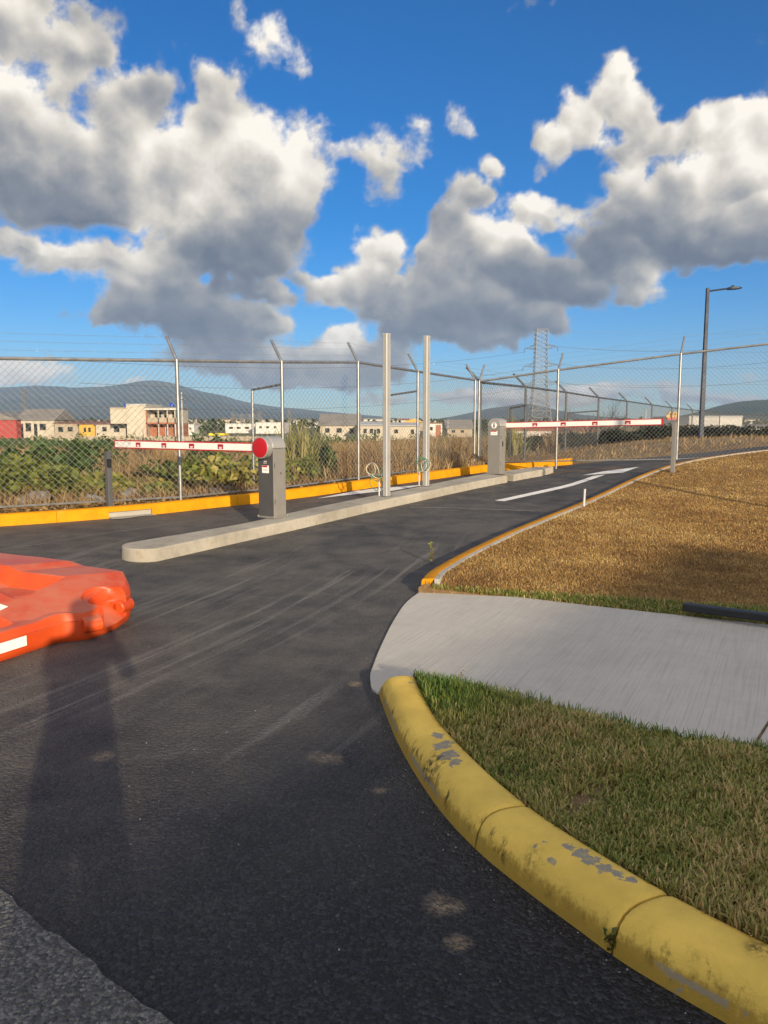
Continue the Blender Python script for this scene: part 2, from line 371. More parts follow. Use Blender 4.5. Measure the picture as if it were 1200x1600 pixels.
M = {}
M['steel'] = simple('galvanised_steel', (.30, .305, .305), .42, .75, .18, 9, dirt=.15)
M['wire'] = simple('galvanised_wire', (.36, .36, .345), .45, .55, .12, 20)
M['darkwire'] = simple('weathered_wire', (.20, .20, .19), .6, .4, .12, 20)
M['darksteel'] = simple('weathered_steel', (.10, .11, .12), .6, .5, .2, 6)
M['alu'] = simple('anodised_aluminium', (.34, .34, .325), .5, .12, .07, 5)
M['alu_slot'] = simple('aluminium_slot', (.20, .20, .20), .5, .5, .08, 5)
M['cab'] = simple('grey_painted_steel', (.20, .193, .175), .42, 0, .06, 4, dirt=.10)
M['front'] = simple('painted_shade_grey', (.066, .064, .066), .45, 0, .06, 4, dirt=.12)  # darker copy of the cabinet grey, standing in for shade
M['cap'] = simple('light_grey_cap', (.33, .325, .31), .40, .25, .06, 5, dirt=.08)
M['red'] = simple('red_plastic', (.40, .006, .012), .42, 0, .10, 6)
M['redtrim'] = simple('red_rubber_trim', (.42, .018, .020), .5, 0, .10, 6)
M['white'] = simple('white_paint', (.78, .77, .73), .4, 0, .05, 4, dirt=.12)
M['black'] = simple('black_plastic', (.012, .012, .013), .45, 0, .2, 8)
M['sticker'] = simple('white_sticker', (.80, .79, .76), .35, 0, .03, 10)
M['darkred'] = simple('dark_red_sticker', (.36, .012, .02), .35, 0, .05, 10)
M['post'] = simple('dark_grey_post', (.085, .088, .092), .5, .1, .1, 5, dirt=.15)
M['lamp'] = simple('blue_grey_lamp_paint', (.016, .026, .048), .6, .1, .12, 3)
M['cable_cream'] = simple('cream_cable', (.55, .50, .38), .5, 0, .1, 8)
M['cable_green'] = simple('green_cable', (.05, .20, .11), .45, 0, .1, 8)
M['conduit'] = simple('grey_conduit', (.50, .50, .48), .5, 0, .1, 8)
M['rubber'] = simple('black_rubber_bar', (.013, .014, .017), .5, 0, .25, 12, bump=.2)
M['stone'] = simple('grey_rock', (.23, .225, .22), .9, 0, .35, 3, bump=.8, dirt=.35, space='obj')
M['dead_leaf'] = simple('dead_leaf', (.34, .17, .075), .8, 0, .35, 3)
M['bark'] = simple('bark', (.11, .085, .06), .9, 0, .3, 6, bump=.5)
M['darkbark'] = simple('dark_twig', (.055, .048, .042), .9, 0, .3, 6)

def leaf_mat(name, a, b, c=None):
    """foliage: two or three leaf colours picked by each leaf's own tint value"""
    t = NT(name); tint = t.attr('tint')
    stops = [(0, a), (1, b)] if c is None else [(0, a), (.62, b), (1, c)]
    col = t.ramp(tint, stops); t.fin(col, .6)
    tr = t.n('ShaderNodeBsdfTranslucent'); t.L.new(col, tr.inputs[0])
    mx = t.n('ShaderNodeMixShader'); mx.inputs[0].default_value = .28
    out = t.N['Material Output']; t.L.new(t.b.outputs[0], mx.inputs[1]); t.L.new(tr.outputs[0], mx.inputs[2]); t.L.new(mx.outputs[0], out.inputs[0])
    return t.m
M['vine'] = leaf_mat('vine_leaf', (.045, .080, .014), (.19, .225, .032), (.44, .36, .08))
M['bush'] = leaf_mat('bush_leaf', (.022, .055, .014), (.07, .13, .025), (.15, .18, .045))
M['darkbush'] = leaf_mat('dark_hedge_leaf', (.008, .014, .009), (.018, .030, .013), (.036, .046, .020))
M['drygrass'] = leaf_mat('dry_stalk', (.16, .085, .035), (.36, .24, .10), (.50, .38, .19))
M['reed'] = leaf_mat('yellow_reed', (.10, .13, .03), (.36, .33, .10), (.50, .42, .20))
M['lawn_dry'] = leaf_mat('dry_lawn_blade', (.20, .105, .036), (.43, .265, .082), (.60, .45, .18))
M['lawn_green'] = leaf_mat('lawn_blade', (.085, .17, .020), (.27, .28, .060), (.60, .43, .19))
M['far_tree'] = leaf_mat('far_tree_leaf', (.016, .034, .014), (.04, .068, .024), (.07, .09, .035))

# ------------------------------------------------------------------ levels of the ground
def road_z(x, y):
    x = np.asarray(x, float); y = np.asarray(y, float)
    z = np.interp(y, [-40, 0, 5, 7, 8.5, 10.2, 13, 15, 16.5, 18, 20, 22, 60], [0, 0, .01, .025, .05, .09, .18, .27, .32, .355, .375, .385, .40])
    t = np.clip((y - 11.5) / 5.5, 0, 1); t = t * t * (3 - 2 * t)
    return z + .10 * np.clip(x - 3.6, 0, 7) * t
def G(px, py, dz=0.0):
    """where the ray of a photograph pixel meets the ground (plus dz)"""
    d = ray(px, py); a = .3; Y = .3
    f = lambda Y: CAMH + d[2] / d[1] * Y - float(road_z(d[0] / d[1] * Y, Y)) - dz
    while Y < 80:
        Y2 = Y + .1
        if f(Y2) <= 0:
            lo, hi = Y, Y2
            for _ in range(30):
                m_ = (lo + hi) / 2
                if f(m_) > 0: lo = m_
                else: hi = m_
            Y = hi; break
        Y = Y2
    return Vector((d[0] / d[1] * Y, Y, CAMH + d[2] / d[1] * Y))
def resample(pts, n):
    """n points evenly along a smooth curve through pts"""
    P = np.array([tuple(p) for p in pts], float); s = np.r_[0, np.cumsum(np.linalg.norm(np.diff(P, axis=0), axis=1))]
    m_ = np.zeros_like(P); h = np.diff(s)[:, None]; dl = np.diff(P, axis=0) / h
    m_[1:-1] = (dl[:-1] * h[1:] + dl[1:] * h[:-1]) / (h[1:] + h[:-1]); m_[0] = dl[0]; m_[-1] = dl[-1]
    out = []
    for q in np.linspace(0, s[-1], n):
        i = min(max(int(np.searchsorted(s, q) - 1), 0), len(s) - 2); t = (q - s[i]) / h[i, 0]; H = h[i, 0]
        out.append(P[i] * (1 + 2 * t) * (1 - t) ** 2 + m_[i] * H * t * (1 - t) ** 2 + P[i + 1] * t * t * (3 - 2 * t) + m_[i + 1] * H * t * t * (t - 1))
    return np.array(out)

# ------------------------------------------------------------------ ground materials
def asphalt(name, paler=False):
    t = NT(name); p = t.pos(); x, y, z = t.xyz(p)
    # stones of the mix
    st = t.voro(p, 95, 'Color'); sx = t.xyz(st)
    cell = t.voro(p, 95); cell2 = t.voro(p, 48)
    grit = t.noise(p, 210, 3, .6)
    if paler: a, b = (.075, .074, .070), (.34, .33, .30)
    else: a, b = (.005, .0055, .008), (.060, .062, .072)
    col = t.mix(t.math('MULTIPLY', t.math('POWER', sx[0], 2.5), t.rng(grit, .15, .7)), a, b)
    pale = t.math('GREATER_THAN', sx[1], .996 if not paler else .95)
    col = t.mix(t.math('MULTIPLY', pale, .22 if not paler else .4), col, (.30, .29, .27))
    # dust, more up the lane and by the island; also paints sun and shade
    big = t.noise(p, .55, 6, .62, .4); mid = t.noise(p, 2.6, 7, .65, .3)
    sun_fade = t.rng(t.math('ADD', t.math('MULTIPLY', x, -.55), y), 1.3, 5.6)
    dust = t.math('MULTIPLY', sun_fade, t.rng(t.math('ADD', t.math('MULTIPLY', big, .6), t.math('MULTIPLY', mid, .5)), .26, .70), clamp=True)
    # tyre tracks of dust that sweep round into the lane
    dy = t.math('SUBTRACT', y, 5.0)
    u = t.math('ADD', t.math('SUBTRACT', x, t.math('MULTIPLY', y, .40)), t.math('MULTIPLY', t.math('MULTIPLY', dy, dy), .022))
    cv = t.n('ShaderNodeCombineXYZ'); t.set(cv.inputs[0], t.math('MULTIPLY', u, 9.5)); t.set(cv.inputs[1], t.math('MULTIPLY', y, .30))
    tr = t.noise(cv.outputs[0], 1.0, 6, .70, .15)
    cu = t.n('ShaderNodeCombineXYZ'); t.set(cu.inputs[0], t.math('MULTIPLY', u, 1.1)); t.set(cu.inputs[1], t.math('MULTIPLY', y, .16))
    reg = t.rng(t.noise(cu.outputs[0], 1.0, 2, .5), .38, .62)
    streak = t.math('MULTIPLY', t.rng(tr, .50, .63), t.math('MULTIPLY', t.rng(u, -.95, -1.9), t.math('MULTIPLY', reg, t.rng(y, 2.9, 4.0))))
    streak = t.math('MULTIPLY', streak, t.rng(t.noise(p, 30, 3, .6), .15, .5))
    streak = t.math('MULTIPLY', streak, t.rng(y, 11, 7))
    # little heaps of sand
    sp = None
    for (sx0, sy0, r0) in ((-.27, 3.32, .085), (.19, 2.25, .07), (.22, 2.07, .05), (-.02, 3.0, .04), (-.16, 4.3, .05), (-1.27, 3.33, .07)):
        d = t.math('ADD', t.vec('DISTANCE', p, (sx0, sy0, 0.01)), t.math('MULTIPLY', t.math('SUBTRACT', t.noise(p, 9, 5, .65), .5), r0 * 2.2)); g = t.rng(d, r0 * 1.15, r0 * .2); sp = g if sp is None else t.math('MAXIMUM', sp, g)
    sand = t.math('MULTIPLY', sp, t.rng(t.noise(p, 55, 6, .75), .38, .62, .15, .9))
    if not paler:
        # dust washed up along the foot of the island
        iu = t.math('ABSOLUTE', t.math('SUBTRACT', t.math('SUBTRACT', t.math('MULTIPLY', y, .66), t.math('MULTIPLY', x, .75)), 7.72))
        isl = t.math('MULTIPLY', t.rng(iu, 1.2, .35), t.rng(mid, .30, .62))
        dust = t.math('MAXIMUM', dust, t.math('MULTIPLY', isl, .95))
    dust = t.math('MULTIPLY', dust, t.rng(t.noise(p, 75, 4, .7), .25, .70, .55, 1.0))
    col = t.mix(t.math('MULTIPLY', dust, .88 if not paler else .3), col, t.mix(mid, (.080, .073, .062), (.20, .18, .146)))
    streak = t.math('MULTIPLY', streak, t.rng(t.noise(p, 90, 3, .7), .32, .66, .25, 1.0))
    col = t.mix(streak, col, (.23, .22, .20))
    col = t.mix(sand, col, (.30, .23, .15))
    oil = t.rng(t.noise(p, 1.1, 5, .6), .60, .74)
    col = t.mix(t.math('MULTIPLY', oil, .35), col, (.012, .012, .014))
    h = t.math('ADD', t.math('MULTIPLY', cell, -1.0), t.math('ADD', t.math('MULTIPLY', cell2, -1.3), t.math('MULTIPLY', grit, .5)))
    t.bump(h, 1.0, .011 if not paler else .014)
    return t.fin(col, t.rng(grit, .3, .7, .50, .85), 0, .45)
M['asphalt'] = asphalt('asphalt'); M['pale_asphalt'] = asphalt('pale_asphalt', True)

def concrete(name, c0, c1, broom=None, stain=.4, warm=(.30, .25, .16)):
    t = NT(name); p = t.pos()
    n1 = t.noise(p, 1.3, 8, .65, .3); n2 = t.noise(p, 9, 6, .65); n3 = t.noise(p, 160, 2, .5)
    col = t.mix(t.rng(t.math('ADD', t.math('MULTIPLY', n1, .6), t.math('MULTIPLY', n2, .4)), .32, .68), c0, c1)
    col = t.mix(t.math('MULTIPLY', t.rng(n2, .52, .74), stain), col, warm)
    col = t.mix(t.rng(t.noise(p, 3.1, 9, .75), .60, .75, 0, stain * .8), col, (.085, .078, .065))
    h = t.math('ADD', t.math('MULTIPLY', n3, .4), n2)
    if broom:
        v = t.n('ShaderNodeMapping'); v.inputs['Rotation'].default_value = (0, 0, R(broom)); t.set(v.inputs[0], p)
        w = t.n('ShaderNodeMapping'); w.inputs['Scale'].default_value = (1.6, 95, 1); t.set(w.inputs[0], v.outputs[0])
        ln = t.noise(w.outputs[0], 1.0, 3, .6)
        col = t.mix(t.rng(ln, .42, .75, 0, .40), col, tuple(c * .62 for c in c0)); h = t.math('ADD', t.math('MULTIPLY', ln, 1.5), t.math('MULTIPLY', n3, .4))
    t.bump(h, .35, .006)
    return t.fin(col, .86, 0, .3)
M['island'] = concrete('stained_concrete', (.25, .232, .19), (.42, .39, .325), stain=.70, warm=(.25, .19, .10))
M['sidewalk'] = concrete('brushed_concrete', (.46, .43, .375), (.56, .53, .465), broom=-62, stain=.22)
M['kerbback'] = concrete('bare_concrete', (.30, .29, .26), (.42, .40, .35), stain=.3)

def yellow(name, col, worn):
    t = NT(name); p = t.pos(); x, y, z = t.xyz(p)
    n = t.noise(p, 5, 7, .6); c = t.mix(t.rng(n, .3, .7), tuple(q * .86 for q in col), tuple(min(1, q * 1.08) for q in col))
    fine = t.noise(p, 46, 6, .7)
    if worn:
        # brown weathering low on the face, grey where the paint has chipped, black scuffs from tyres
        sm = t.n('ShaderNodeMapping'); sm.inputs['Scale'].default_value = (26, 26, 7); t.set(sm.inputs[0], p); runs = t.noise(sm.outputs[0], 1.0, 6, .72)
        low = t.math('ADD', t.rng(z, .125, .030), t.math('MULTIPLY', t.math('SUBTRACT', t.math('ADD', t.math('MULTIPLY', fine, .5), t.math('MULTIPLY', runs, .5)), .5), 2.0))
        c = t.mix(t.rng(low, .28, .90, 0, .66), c, (.20, .115, .012))
        blot = t.math('MULTIPLY', t.math('MULTIPLY', t.rng(runs, .52, .64), t.rng(t.noise(p, 2.4, 4, .6), .42, .58)), t.math('MULTIPLY', t.rng(z, .132, .09), t.rng(z, .02, .05))); c = t.mix(t.math('MULTIPLY', blot, .85), c, (.040, .030, .016))
        chip = t.math('MULTIPLY', t.rng(t.noise(p, 4.3, 8, .66, .4), .655, .675), t.rng(fine, .34, .42))
        edge = t.math('MULTIPLY', t.rng(t.noise(p, 2.6, 5, .6), .53, .56), t.rng(t.math('ABSOLUTE', t.math('ADD', t.math('SUBTRACT', z, .050), t.math('MULTIPLY', t.math('SUBTRACT', fine, .5), .03))), .013, .006))
        wear = None                                          # paint rubbed off down to the grey concrete
        for (px_, py_, r0) in ((684, 1152, .034), (694, 1166, .042), (704, 1180, .040), (714, 1192, .030), (890, 1327, .022), (908, 1337, .028), (926, 1347, .030), (946, 1358, .030), (966, 1369, .024), (985, 1378, .018), (862, 1343, .020), (700, 1235, .020)):
            q = G(px_, py_, .13); g = t.rng(t.math('ADD', t.vec('DISTANCE', p, tuple(q)), t.math('MULTIPLY', t.math('SUBTRACT', t.noise(p, 17, 7, .74), .5), r0 * 4.2)), r0 * 1.02, r0 * .90); wear = g if wear is None else t.math('MAXIMUM', wear, g)
        c = t.mix(t.math('MULTIPLY', t.math('MAXIMUM', t.math('MAXIMUM', chip, wear), t.math('MULTIPLY', edge, .8)), t.rng(fine, .30, .55, .55, .95)), c, t.mix(fine, (.20, .195, .175), (.29, .28, .25)))
        sc = None
        for (ax, ay, az, r0) in ((.20, 3.02, .10, .085), (.50, 2.36, .08, .05), (.98, 1.86, .13, .045)):
            g = t.rng(t.vec('DISTANCE', p, (ax, ay, az)), r0 * 1.3, r0 * .2); sc = g if sc is None else t.math('MAXIMUM', sc, g)
        c = t.mix(t.math('MULTIPLY', sc, t.rng(fine, .40, .60, 0, .9)), c, (.03, .027, .022))
    else:
        c = t.mix(t.rng(fine, .60, .78, 0, .5), c, (.26, .17, .05))
        c = t.mix(t.rng(t.noise(p, 2.2, 9, .75), .60, .72, 0, .45), c, (.30, .26, .19))
    t.bump(t.math('ADD', fine, t.math('ADD', t.math('MULTIPLY', n, 1.2), t.math('MULTIPLY', t.noise(p, 190, 3, .6), .5))), .6, .006)
    return t.fin(c, t.rng(fine, .3, .7, .60, .85), 0, .15)
M['yellow_worn'] = yellow('worn_yellow_paint', (.76, .53, .11), True)
M['yellow'] = yellow('yellow_paint', (.60, .255, .004), False)

def soil(name, a, b, c):
    t = NT(name); p = t.pos(); n1 = t.noise(p, 1.6, 6, .6); n2 = t.noise(p, 24, 6, .7)
    col = t.mix(t.rng(n1, .35, .65), a, b); col = t.mix(t.rng(n2, .45, .7), col, c)
    t.bump(n2, .7, .02); return t.fin(col, .95, 0, .2)
M['soil_dry'] = soil('dry_lawn_soil', (.15, .09, .04), (.23, .15, .07), (.32, .22, .11))
M['soil_near'] = soil('lawn_soil', (.085, .062, .032), (.17, .115, .06), (.27, .19, .11))
M['soil_field'] = soil('field_soil', (.16, .11, .055), (.24, .17, .085), (.30, .22, .12))
M['marking'] = simple('road_marking', (.74, .73, .69), .7, 0, .10, 6, dirt=.45)
M['chalk'] = simple('chalk_line', (.24, .23, .21), .9, 0, .3, 9, dirt=.8)

# ------------------------------------------------------------------ curves of the kerbs (metres)
KL = resample([(-40, -3.5, 0), (-16, 5.6, 0), (-9, 8.75, 0), (-5.3, 10.45, 0), (-4.63, 10.80, 0), (-3.98, 11.2, 0), (-3.5, 11.55, 0), (-2.65, 12.35, 0), (-2.12, 12.82, 0), (-1.67, 13.28, 0), (-1.15, 13.82, 0), (-.45, 14.63, 0), (.43, 15.66, 0), (1.24, 16.65, 0), (1.97, 17.65, 0), (2.5, 18.35, 0), (3.12, 18.95, 0), (4.0, 19.35, 0), (4.74, 19.35, 0)], 400)[:, :2]
KR = resample([(.33, 6.62, 0), (.40, 6.92, 0), (.55, 7.3, 0), (1.16, 8.62, 0), (1.94, 10.07, 0), (2.97, 11.82, 0), (3.95, 13.53, 0), (5.02, 15.06, 0), (5.86, 15.95, 0), (6.6, 16.45, 0), (7.4, 16.75, 0), (9, 16.95, 0), (14, 17.1, 0), (22, 17.2, 0)], 260)[:, :2]
NF = resample([(-.03, 4.12, 0), (0, 3.89, 0), (.07, 3.44, 0), (.14, 3.12, 0), (.24, 2.77, 0), (.35, 2.51, 0), (.47, 2.3, 0), (.57, 2.14, 0), (.66, 2.0, 0), (.76, 1.88, 0), (.86, 1.77, 0), (1.2, 1.42, 0), (2.0, .8, 0), (4, -.3, 0)], 220)[:, :2]
NT_ = resample([(.16, 4.12, 0), (.19, 3.86, 0), (.26, 3.40, 0), (.36, 3.06, 0), (.46, 2.78, 0), (.56, 2.56, 0), (.67, 2.37, 0), (.78, 2.2, 0), (.9, 2.04, 0), (1.02, 1.9, 0), (1.36, 1.58, 0), (2.12, .98, 0), (4.1, -.1, 0)], 220)[:, :2]
SWF = resample([(.30, 6.60, 0), (.45, 6.53, 0), (1.51, 5.95, 0), (2.73, 5.33, 0), (6, 3.68, 0), (16, -1.4, 0)], 120)[:, :2]
SWN = resample([(.16, 4.10, 0), (.41, 3.97, 0), (.73, 3.81, 0), (.95, 3.62, 0), (1.19, 3.46, 0), (1.43, 3.33, 0), (1.68, 3.21, 0), (3, 2.55, 0), (6, 1.05, 0), (16, -4, 0)], 120)[:, :2]
def normals(C):
    d = np.gradient(C, axis=0); d /= np.linalg.norm(d, axis=1)[:, None]; return np.stack([-d[:, 1], d[:, 0]], 1)   # to the left of travel
def sweep(C, prof, z_of, mb, n=None, closed_ends=True, side=1):
    """prof: list of (offset to the left of the curve, height); z_of(x,y): level under the foot"""
    nn = normals(C) * side; rows = []
    for i in range(len(C)):
        x, y = C[i]; z = float(z_of(x, y)); rows.append([(x + nn[i, 0] * o, y + nn[i, 1] * o, z + h) for o, h in prof])
    if side > 0: rows = [r_[::-1] for r_ in rows]
    mb.grid(rows)
    if closed_ends:
        for r_ in (rows[0], rows[-1]): mb.add(r_, [tuple(range(len(r_)))])

# road: one sheet, edges under the kerbs
def y_end(x): return float(np.interp(x, np.r_[KL[:, 0], 4.9, 7, 12, 40], np.r_[KL[:, 1], 19.3, 19.0, 19.0, 19.0])) + .06
mb = MB(); rows = []
for x in np.r_[np.linspace(-40, -10, 31), np.linspace(-9.75, 9.75, 79), np.linspace(10.5, 40, 30)]:
    e = y_end(x); ys = np.r_[np.linspace(-30, 0, 7), np.linspace(.5, e, 60)] if e > 1 else np.linspace(-30, e, 67)
    rows.append([(x, y, float(road_z(x, y))) for y in ys])
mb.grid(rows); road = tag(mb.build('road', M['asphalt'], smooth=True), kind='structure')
# pale sheet of asphalt across the near left corner
mb = MB(); a = G(-300, 1180); b = G(0, 1395); c = G(260, 1600); d_ = (c - b).normalized()
mb2 = []
edge = [b - d_ * 9] + [b + d_ * k * .06 + Vector((-d_.y, d_.x, 0)) * (.005 * math.sin(k * 2.3) + .006 * math.sin(k * .9 + 1)) for k in range(-30, 80)] + [b + d_ * 14]
mb.grid([[(p.x, p.y, .012) for p in edge], [(p.x - 9, p.y - 9, .012) for p in edge]])
tag(mb.build('street', M['pale_asphalt']), kind='structure')

# far kerb, bright yellow, with its drain opening; bare concrete gutter lip
mb = MB(); 
def seg(C, x0, x1): return C[(C[:, 0] >= x0 - 1e-6) & (C[:, 0] <= x1 + 1e-6)]
prof = [(-.005, -.04), (.0, .0), (.030, .145), (.045, .158), (.17, .162), (.18, .15), (.18, -.05)]
DR0, DR1 = -4.02, -3.50
def add_pt(C, x): i = int(np.searchsorted(C[:, 0], x)); t = (x - C[i - 1, 0]) / (C[i, 0] - C[i - 1, 0]); return np.insert(C, i, C[i - 1] * (1 - t) + C[i] * t, axis=0)
for q in (DR0, DR1): KL = add_pt(KL, q)
breaks = [-40, -13, -10, -7.2, -4.63, DR0, DR1, -2.4, -.9, .9, 2.3, 3.6, 4.74]
for q in breaks[1:-1]:
    if q not in KL[:, 0]: KL = add_pt(KL, q)
kerbs = []
for a_, b_ in zip(breaks[:-1], breaks[1:]):
    if a_ == DR0: continue
    m1 = MB(); C = seg(KL, a_, b_).copy()
    if a_ > -39 and a_ not in (DR1,): C[0] += (C[1] - C[0]) * .5 / np.linalg.norm(C[1] - C[0]) * .010
    sweep(C, prof, road_z, m1); o = m1.build('kerb', M['yellow'], smooth=True, angle=50); tag(o, kind='structure')
# drain: lintel, recessed slot
C = seg(KL, DR0, DR1); m1 = MB(); sweep(C, [(.0, .092), (.030, .147), (.045, .158), (.17, .162), (.18, .092)], road_z, m1)
dr = empty('storm_drain', (float(C[0, 0]), float(C[0, 1]), float(road_z(*C[0]))), 'low storm drain slot cut into the far yellow kerb', 'storm drain')
def under(o, root): o.parent = root; o.matrix_parent_inverse = Matrix.Translation(-Vector(root.location)); return o
under(m1.build('lintel', M['yellow'], smooth=True, angle=50), dr)
m1 = MB(); sweep(C, [(.05, -.02), (.055, .091), (.10, .092), (.10, -.02)], road_z, m1); under(m1.build('slot_face', M['kerbback']), dr)
nnC = normals(C); m1 = MB()
rows = [[(p[0] - n_[0] * w, p[1] - n_[1] * w, float(road_z(*p)) + h) for w, h in ((-.04, .012), (.0, .010), (.14 + .06 * math.sin(i * 1.3), .006))] for i, (p, n_) in enumerate(zip(C, nnC))]
m1.grid(rows); under(m1.build('apron', M['kerbback']), dr)

# kerb of the lawn: yellow top, bare back
KRl = KR; m1 = MB(); m1.cur = 0
sweep(KR, [(.012, -.03), (.0, .118), (-.014, .132), (-.10, .136), (-.112, .134)], road_z, m1, side=1)
m1.cur = 1; sweep(KR, [(-.112, .134), (-.150, .132), (-.158, .12), (-.158, -.02), (-.112, -.02)], road_z, m1)
tag(m1.build('kerb', [M['yellow'], M['kerbback']], smooth=True, angle=50), kind='structure')

# near kerb, rolled and worn
prof_n = [(0, -.03), (.012, .018), (.055, .058), (.12, .092), (.20, .113), (.30, .126), (.44, .134), (.64, .137), (.84, .136), (.95, .129), (.99, .115), (1.0, .095), (1.0, 0)]
def rolled(i0, i1, name):
    m1 = MB(); rows = []
    for i in range(i0, i1 + 1):
        a = NF[i]; b = NT_[i]; k = 1.0
        d0 = np.linalg.norm(NF[i] - NF[0]); k = min(1, .62 + .38 * math.sin(min(1, d0 / .10) * math.pi / 2)) if d0 < .10 else 1.0
        e0 = np.linalg.norm(NF[i] - NF[i0]); e1 = np.linalg.norm(NF[i] - NF[i1]); drop = .006 * (max(0, 1 - e0 / .012) + max(0, 1 - e1 / .012)) if i0 else .006 * max(0, 1 - e1 / .012)
        rows.append([(a[0] + (b[0] - a[0]) * s, a[1] + (b[1] - a[1]) * s, float(road_z(*a)) + max(h, -.03) * k - (drop if h > 0 else 0)) for s, h in prof_n])
    m1.grid([r_[::-1] for r_ in rows][::-1]); m1.add(rows[0], [tuple(range(len(rows[0])))]); m1.add(rows[-1], [tuple(range(len(rows[0])))])
    tag(m1.build(name, M['yellow_worn'], smooth=True, angle=60), kind='structure')
# finer spacing for the near piece
NFf, NTf = resample(np.c_[NF, np.zeros(len(NF))], 700)[:, :2], None
NT_ = np.stack([np.interp(np.linspace(0, 1, 700), np.linspace(0, 1, len(NT_)), NT_[:, k]) for k in (0, 1)], 1); NF = NFf
def near_idx(px_, py_): p = G(px_, py_); return int(np.argmin(np.linalg.norm(NF - np.array([p.x, p.y]), axis=1)))
j1 = near_idx(741, 1325); j2 = near_idx(965, 1482)
rolled(0, j1, 'kerb'); rolled(j1 + 1, j2, 'kerb'); rolled(j2 + 1, 699, 'kerb')

# pavement: a dropped crossing of brushed concrete
edge_s = resample([(.31, 6.61, 0), (.22, 6.36, 0), (.08, 5.7, 0), (.0, 5.16, 0), (-.06, 4.65, 0), (-.08, 4.36, 0), (-.03, 4.12, 0), (.16, 4.11, 0)], 60)[:, :2]
m1 = MB(); us = np.linspace(0, 1, 60)
def ruled(A, B, n):
    """points of a sheet between two curves, each rebuilt by equal share of its length"""
    A3 = resample(np.c_[A, np.zeros(len(A))], n)[:, :2]; B3 = resample(np.c_[B, np.zeros(len(B))], n)[:, :2]; return A3, B3
A3, B3 = SWF, SWN
rows = []
for i in range(120):
    a = A3[i]; b = B3[i]
    row = []
    for k in range(41):
        t = k / 40; p = a * (1 - t) + b * t
        dd = np.min(np.linalg.norm(edge_s - p, axis=1)) if i < 40 else 1.0
        row.append([p[0], p[1], float(road_z(*p)) + .012 + .058 * min(1, dd / .9)])
    rows.append(row)
# first column follows the road edge
e40 = resample(np.c_[edge_s, np.zeros(60)], 41)
for k in range(41):
    w0 = np.array(rows[0][k][:2]); sh = e40[k, :2] - w0
    for i in range(0, 30):
        f = (1 - i / 30) ** 2; rows[i][k][0] += sh[0] * f; rows[i][k][1] += sh[1] * f
for i in range(120):
    for k in range(41):
        p = np.array(rows[i][k][:2]); dd = np.min(np.linalg.norm(edge_s - p, axis=1)); rows[i][k][2] = float(road_z(*p)) + .012 + .058 * min(1, dd / .9)
m1.grid([[tuple(p) for p in r_] for r_ in rows])
lip = [tuple(r_[-1]) for r_ in rows]; m1.grid([lip, [(x, y, z - .12) for x, y, z in lip]])
lip = [tuple(p) for p in rows[0]]; m1.grid([lip, [(x, y, z - .08) for x, y, z in lip]])
lip = [tuple(r_[0]) for r_ in rows]; m1.grid([lip, [(x, y, z - .10) for x, y, z in lip]])
tag(m1.build('pavement', M['sidewalk'], smooth=True, angle=35), kind='structure')
# saw-cut joint
m1 = MB(); pa, pb = G(1176, 1171, .062), G(1203, 1128, .062); dj = (pb - pa) * 6; m1.bar((pa.x, pa.y, .0775), (pa.x + dj.x, pa.y + dj.y, .0785), .012, .004)
tag(m1.build('pavement_joint', M['soil_near']), kind='structure')

# lawns
def lawn_bump(x, y): return .018 * grad_noise(np.asarray(x) * 1.3, np.asarray(y) * 1.3, 91) + .010 * grad_noise(np.asarray(x) * 4, np.asarray(y) * 4, 92)
def lawn_sheet(A, B, lo_b, n, mtl, name):
    a3, b3 = ruled(A, B, n); rows = []
    for i in range(n):
        t = np.linspace(0, 1, 50)[:, None]; P = a3[i] * (1 - t) + b3[i] * t
        z = road_z(P[:, 0], P[:, 1]) * 1.0 + .115 * (1 - t[:, 0] ** 3) + lo_b * t[:, 0] ** 3 + lawn_bump(P[:, 0], P[:, 1]) * np.sin(np.pi * t[:, 0])
        rows.append([(P[k, 0], P[k, 1], z[k]) for k in range(50)])
    m_ = MB(); m_.grid([r_[::-1] for r_ in rows])
    for k in (0, -1): e_ = [r_[k] for r_ in rows]; m_.grid([e_, [(x, y, z_ - .14) for x, y, z_ in e_]])       # turned-down edges
    tag(m_.build(name, mtl, smooth=True, angle=50), kind='structure'); return np.array(rows)
KRb = KR + normals(KR) * -.15
LAWN_A = lawn_sheet(KRb, SWF, .055, 160, M['soil_dry'], 'lawn_ground')
LAWN_B = lawn_sheet(NT_[::4], SWN, .055, 120, M['soil_near'], 'lawn_ground')

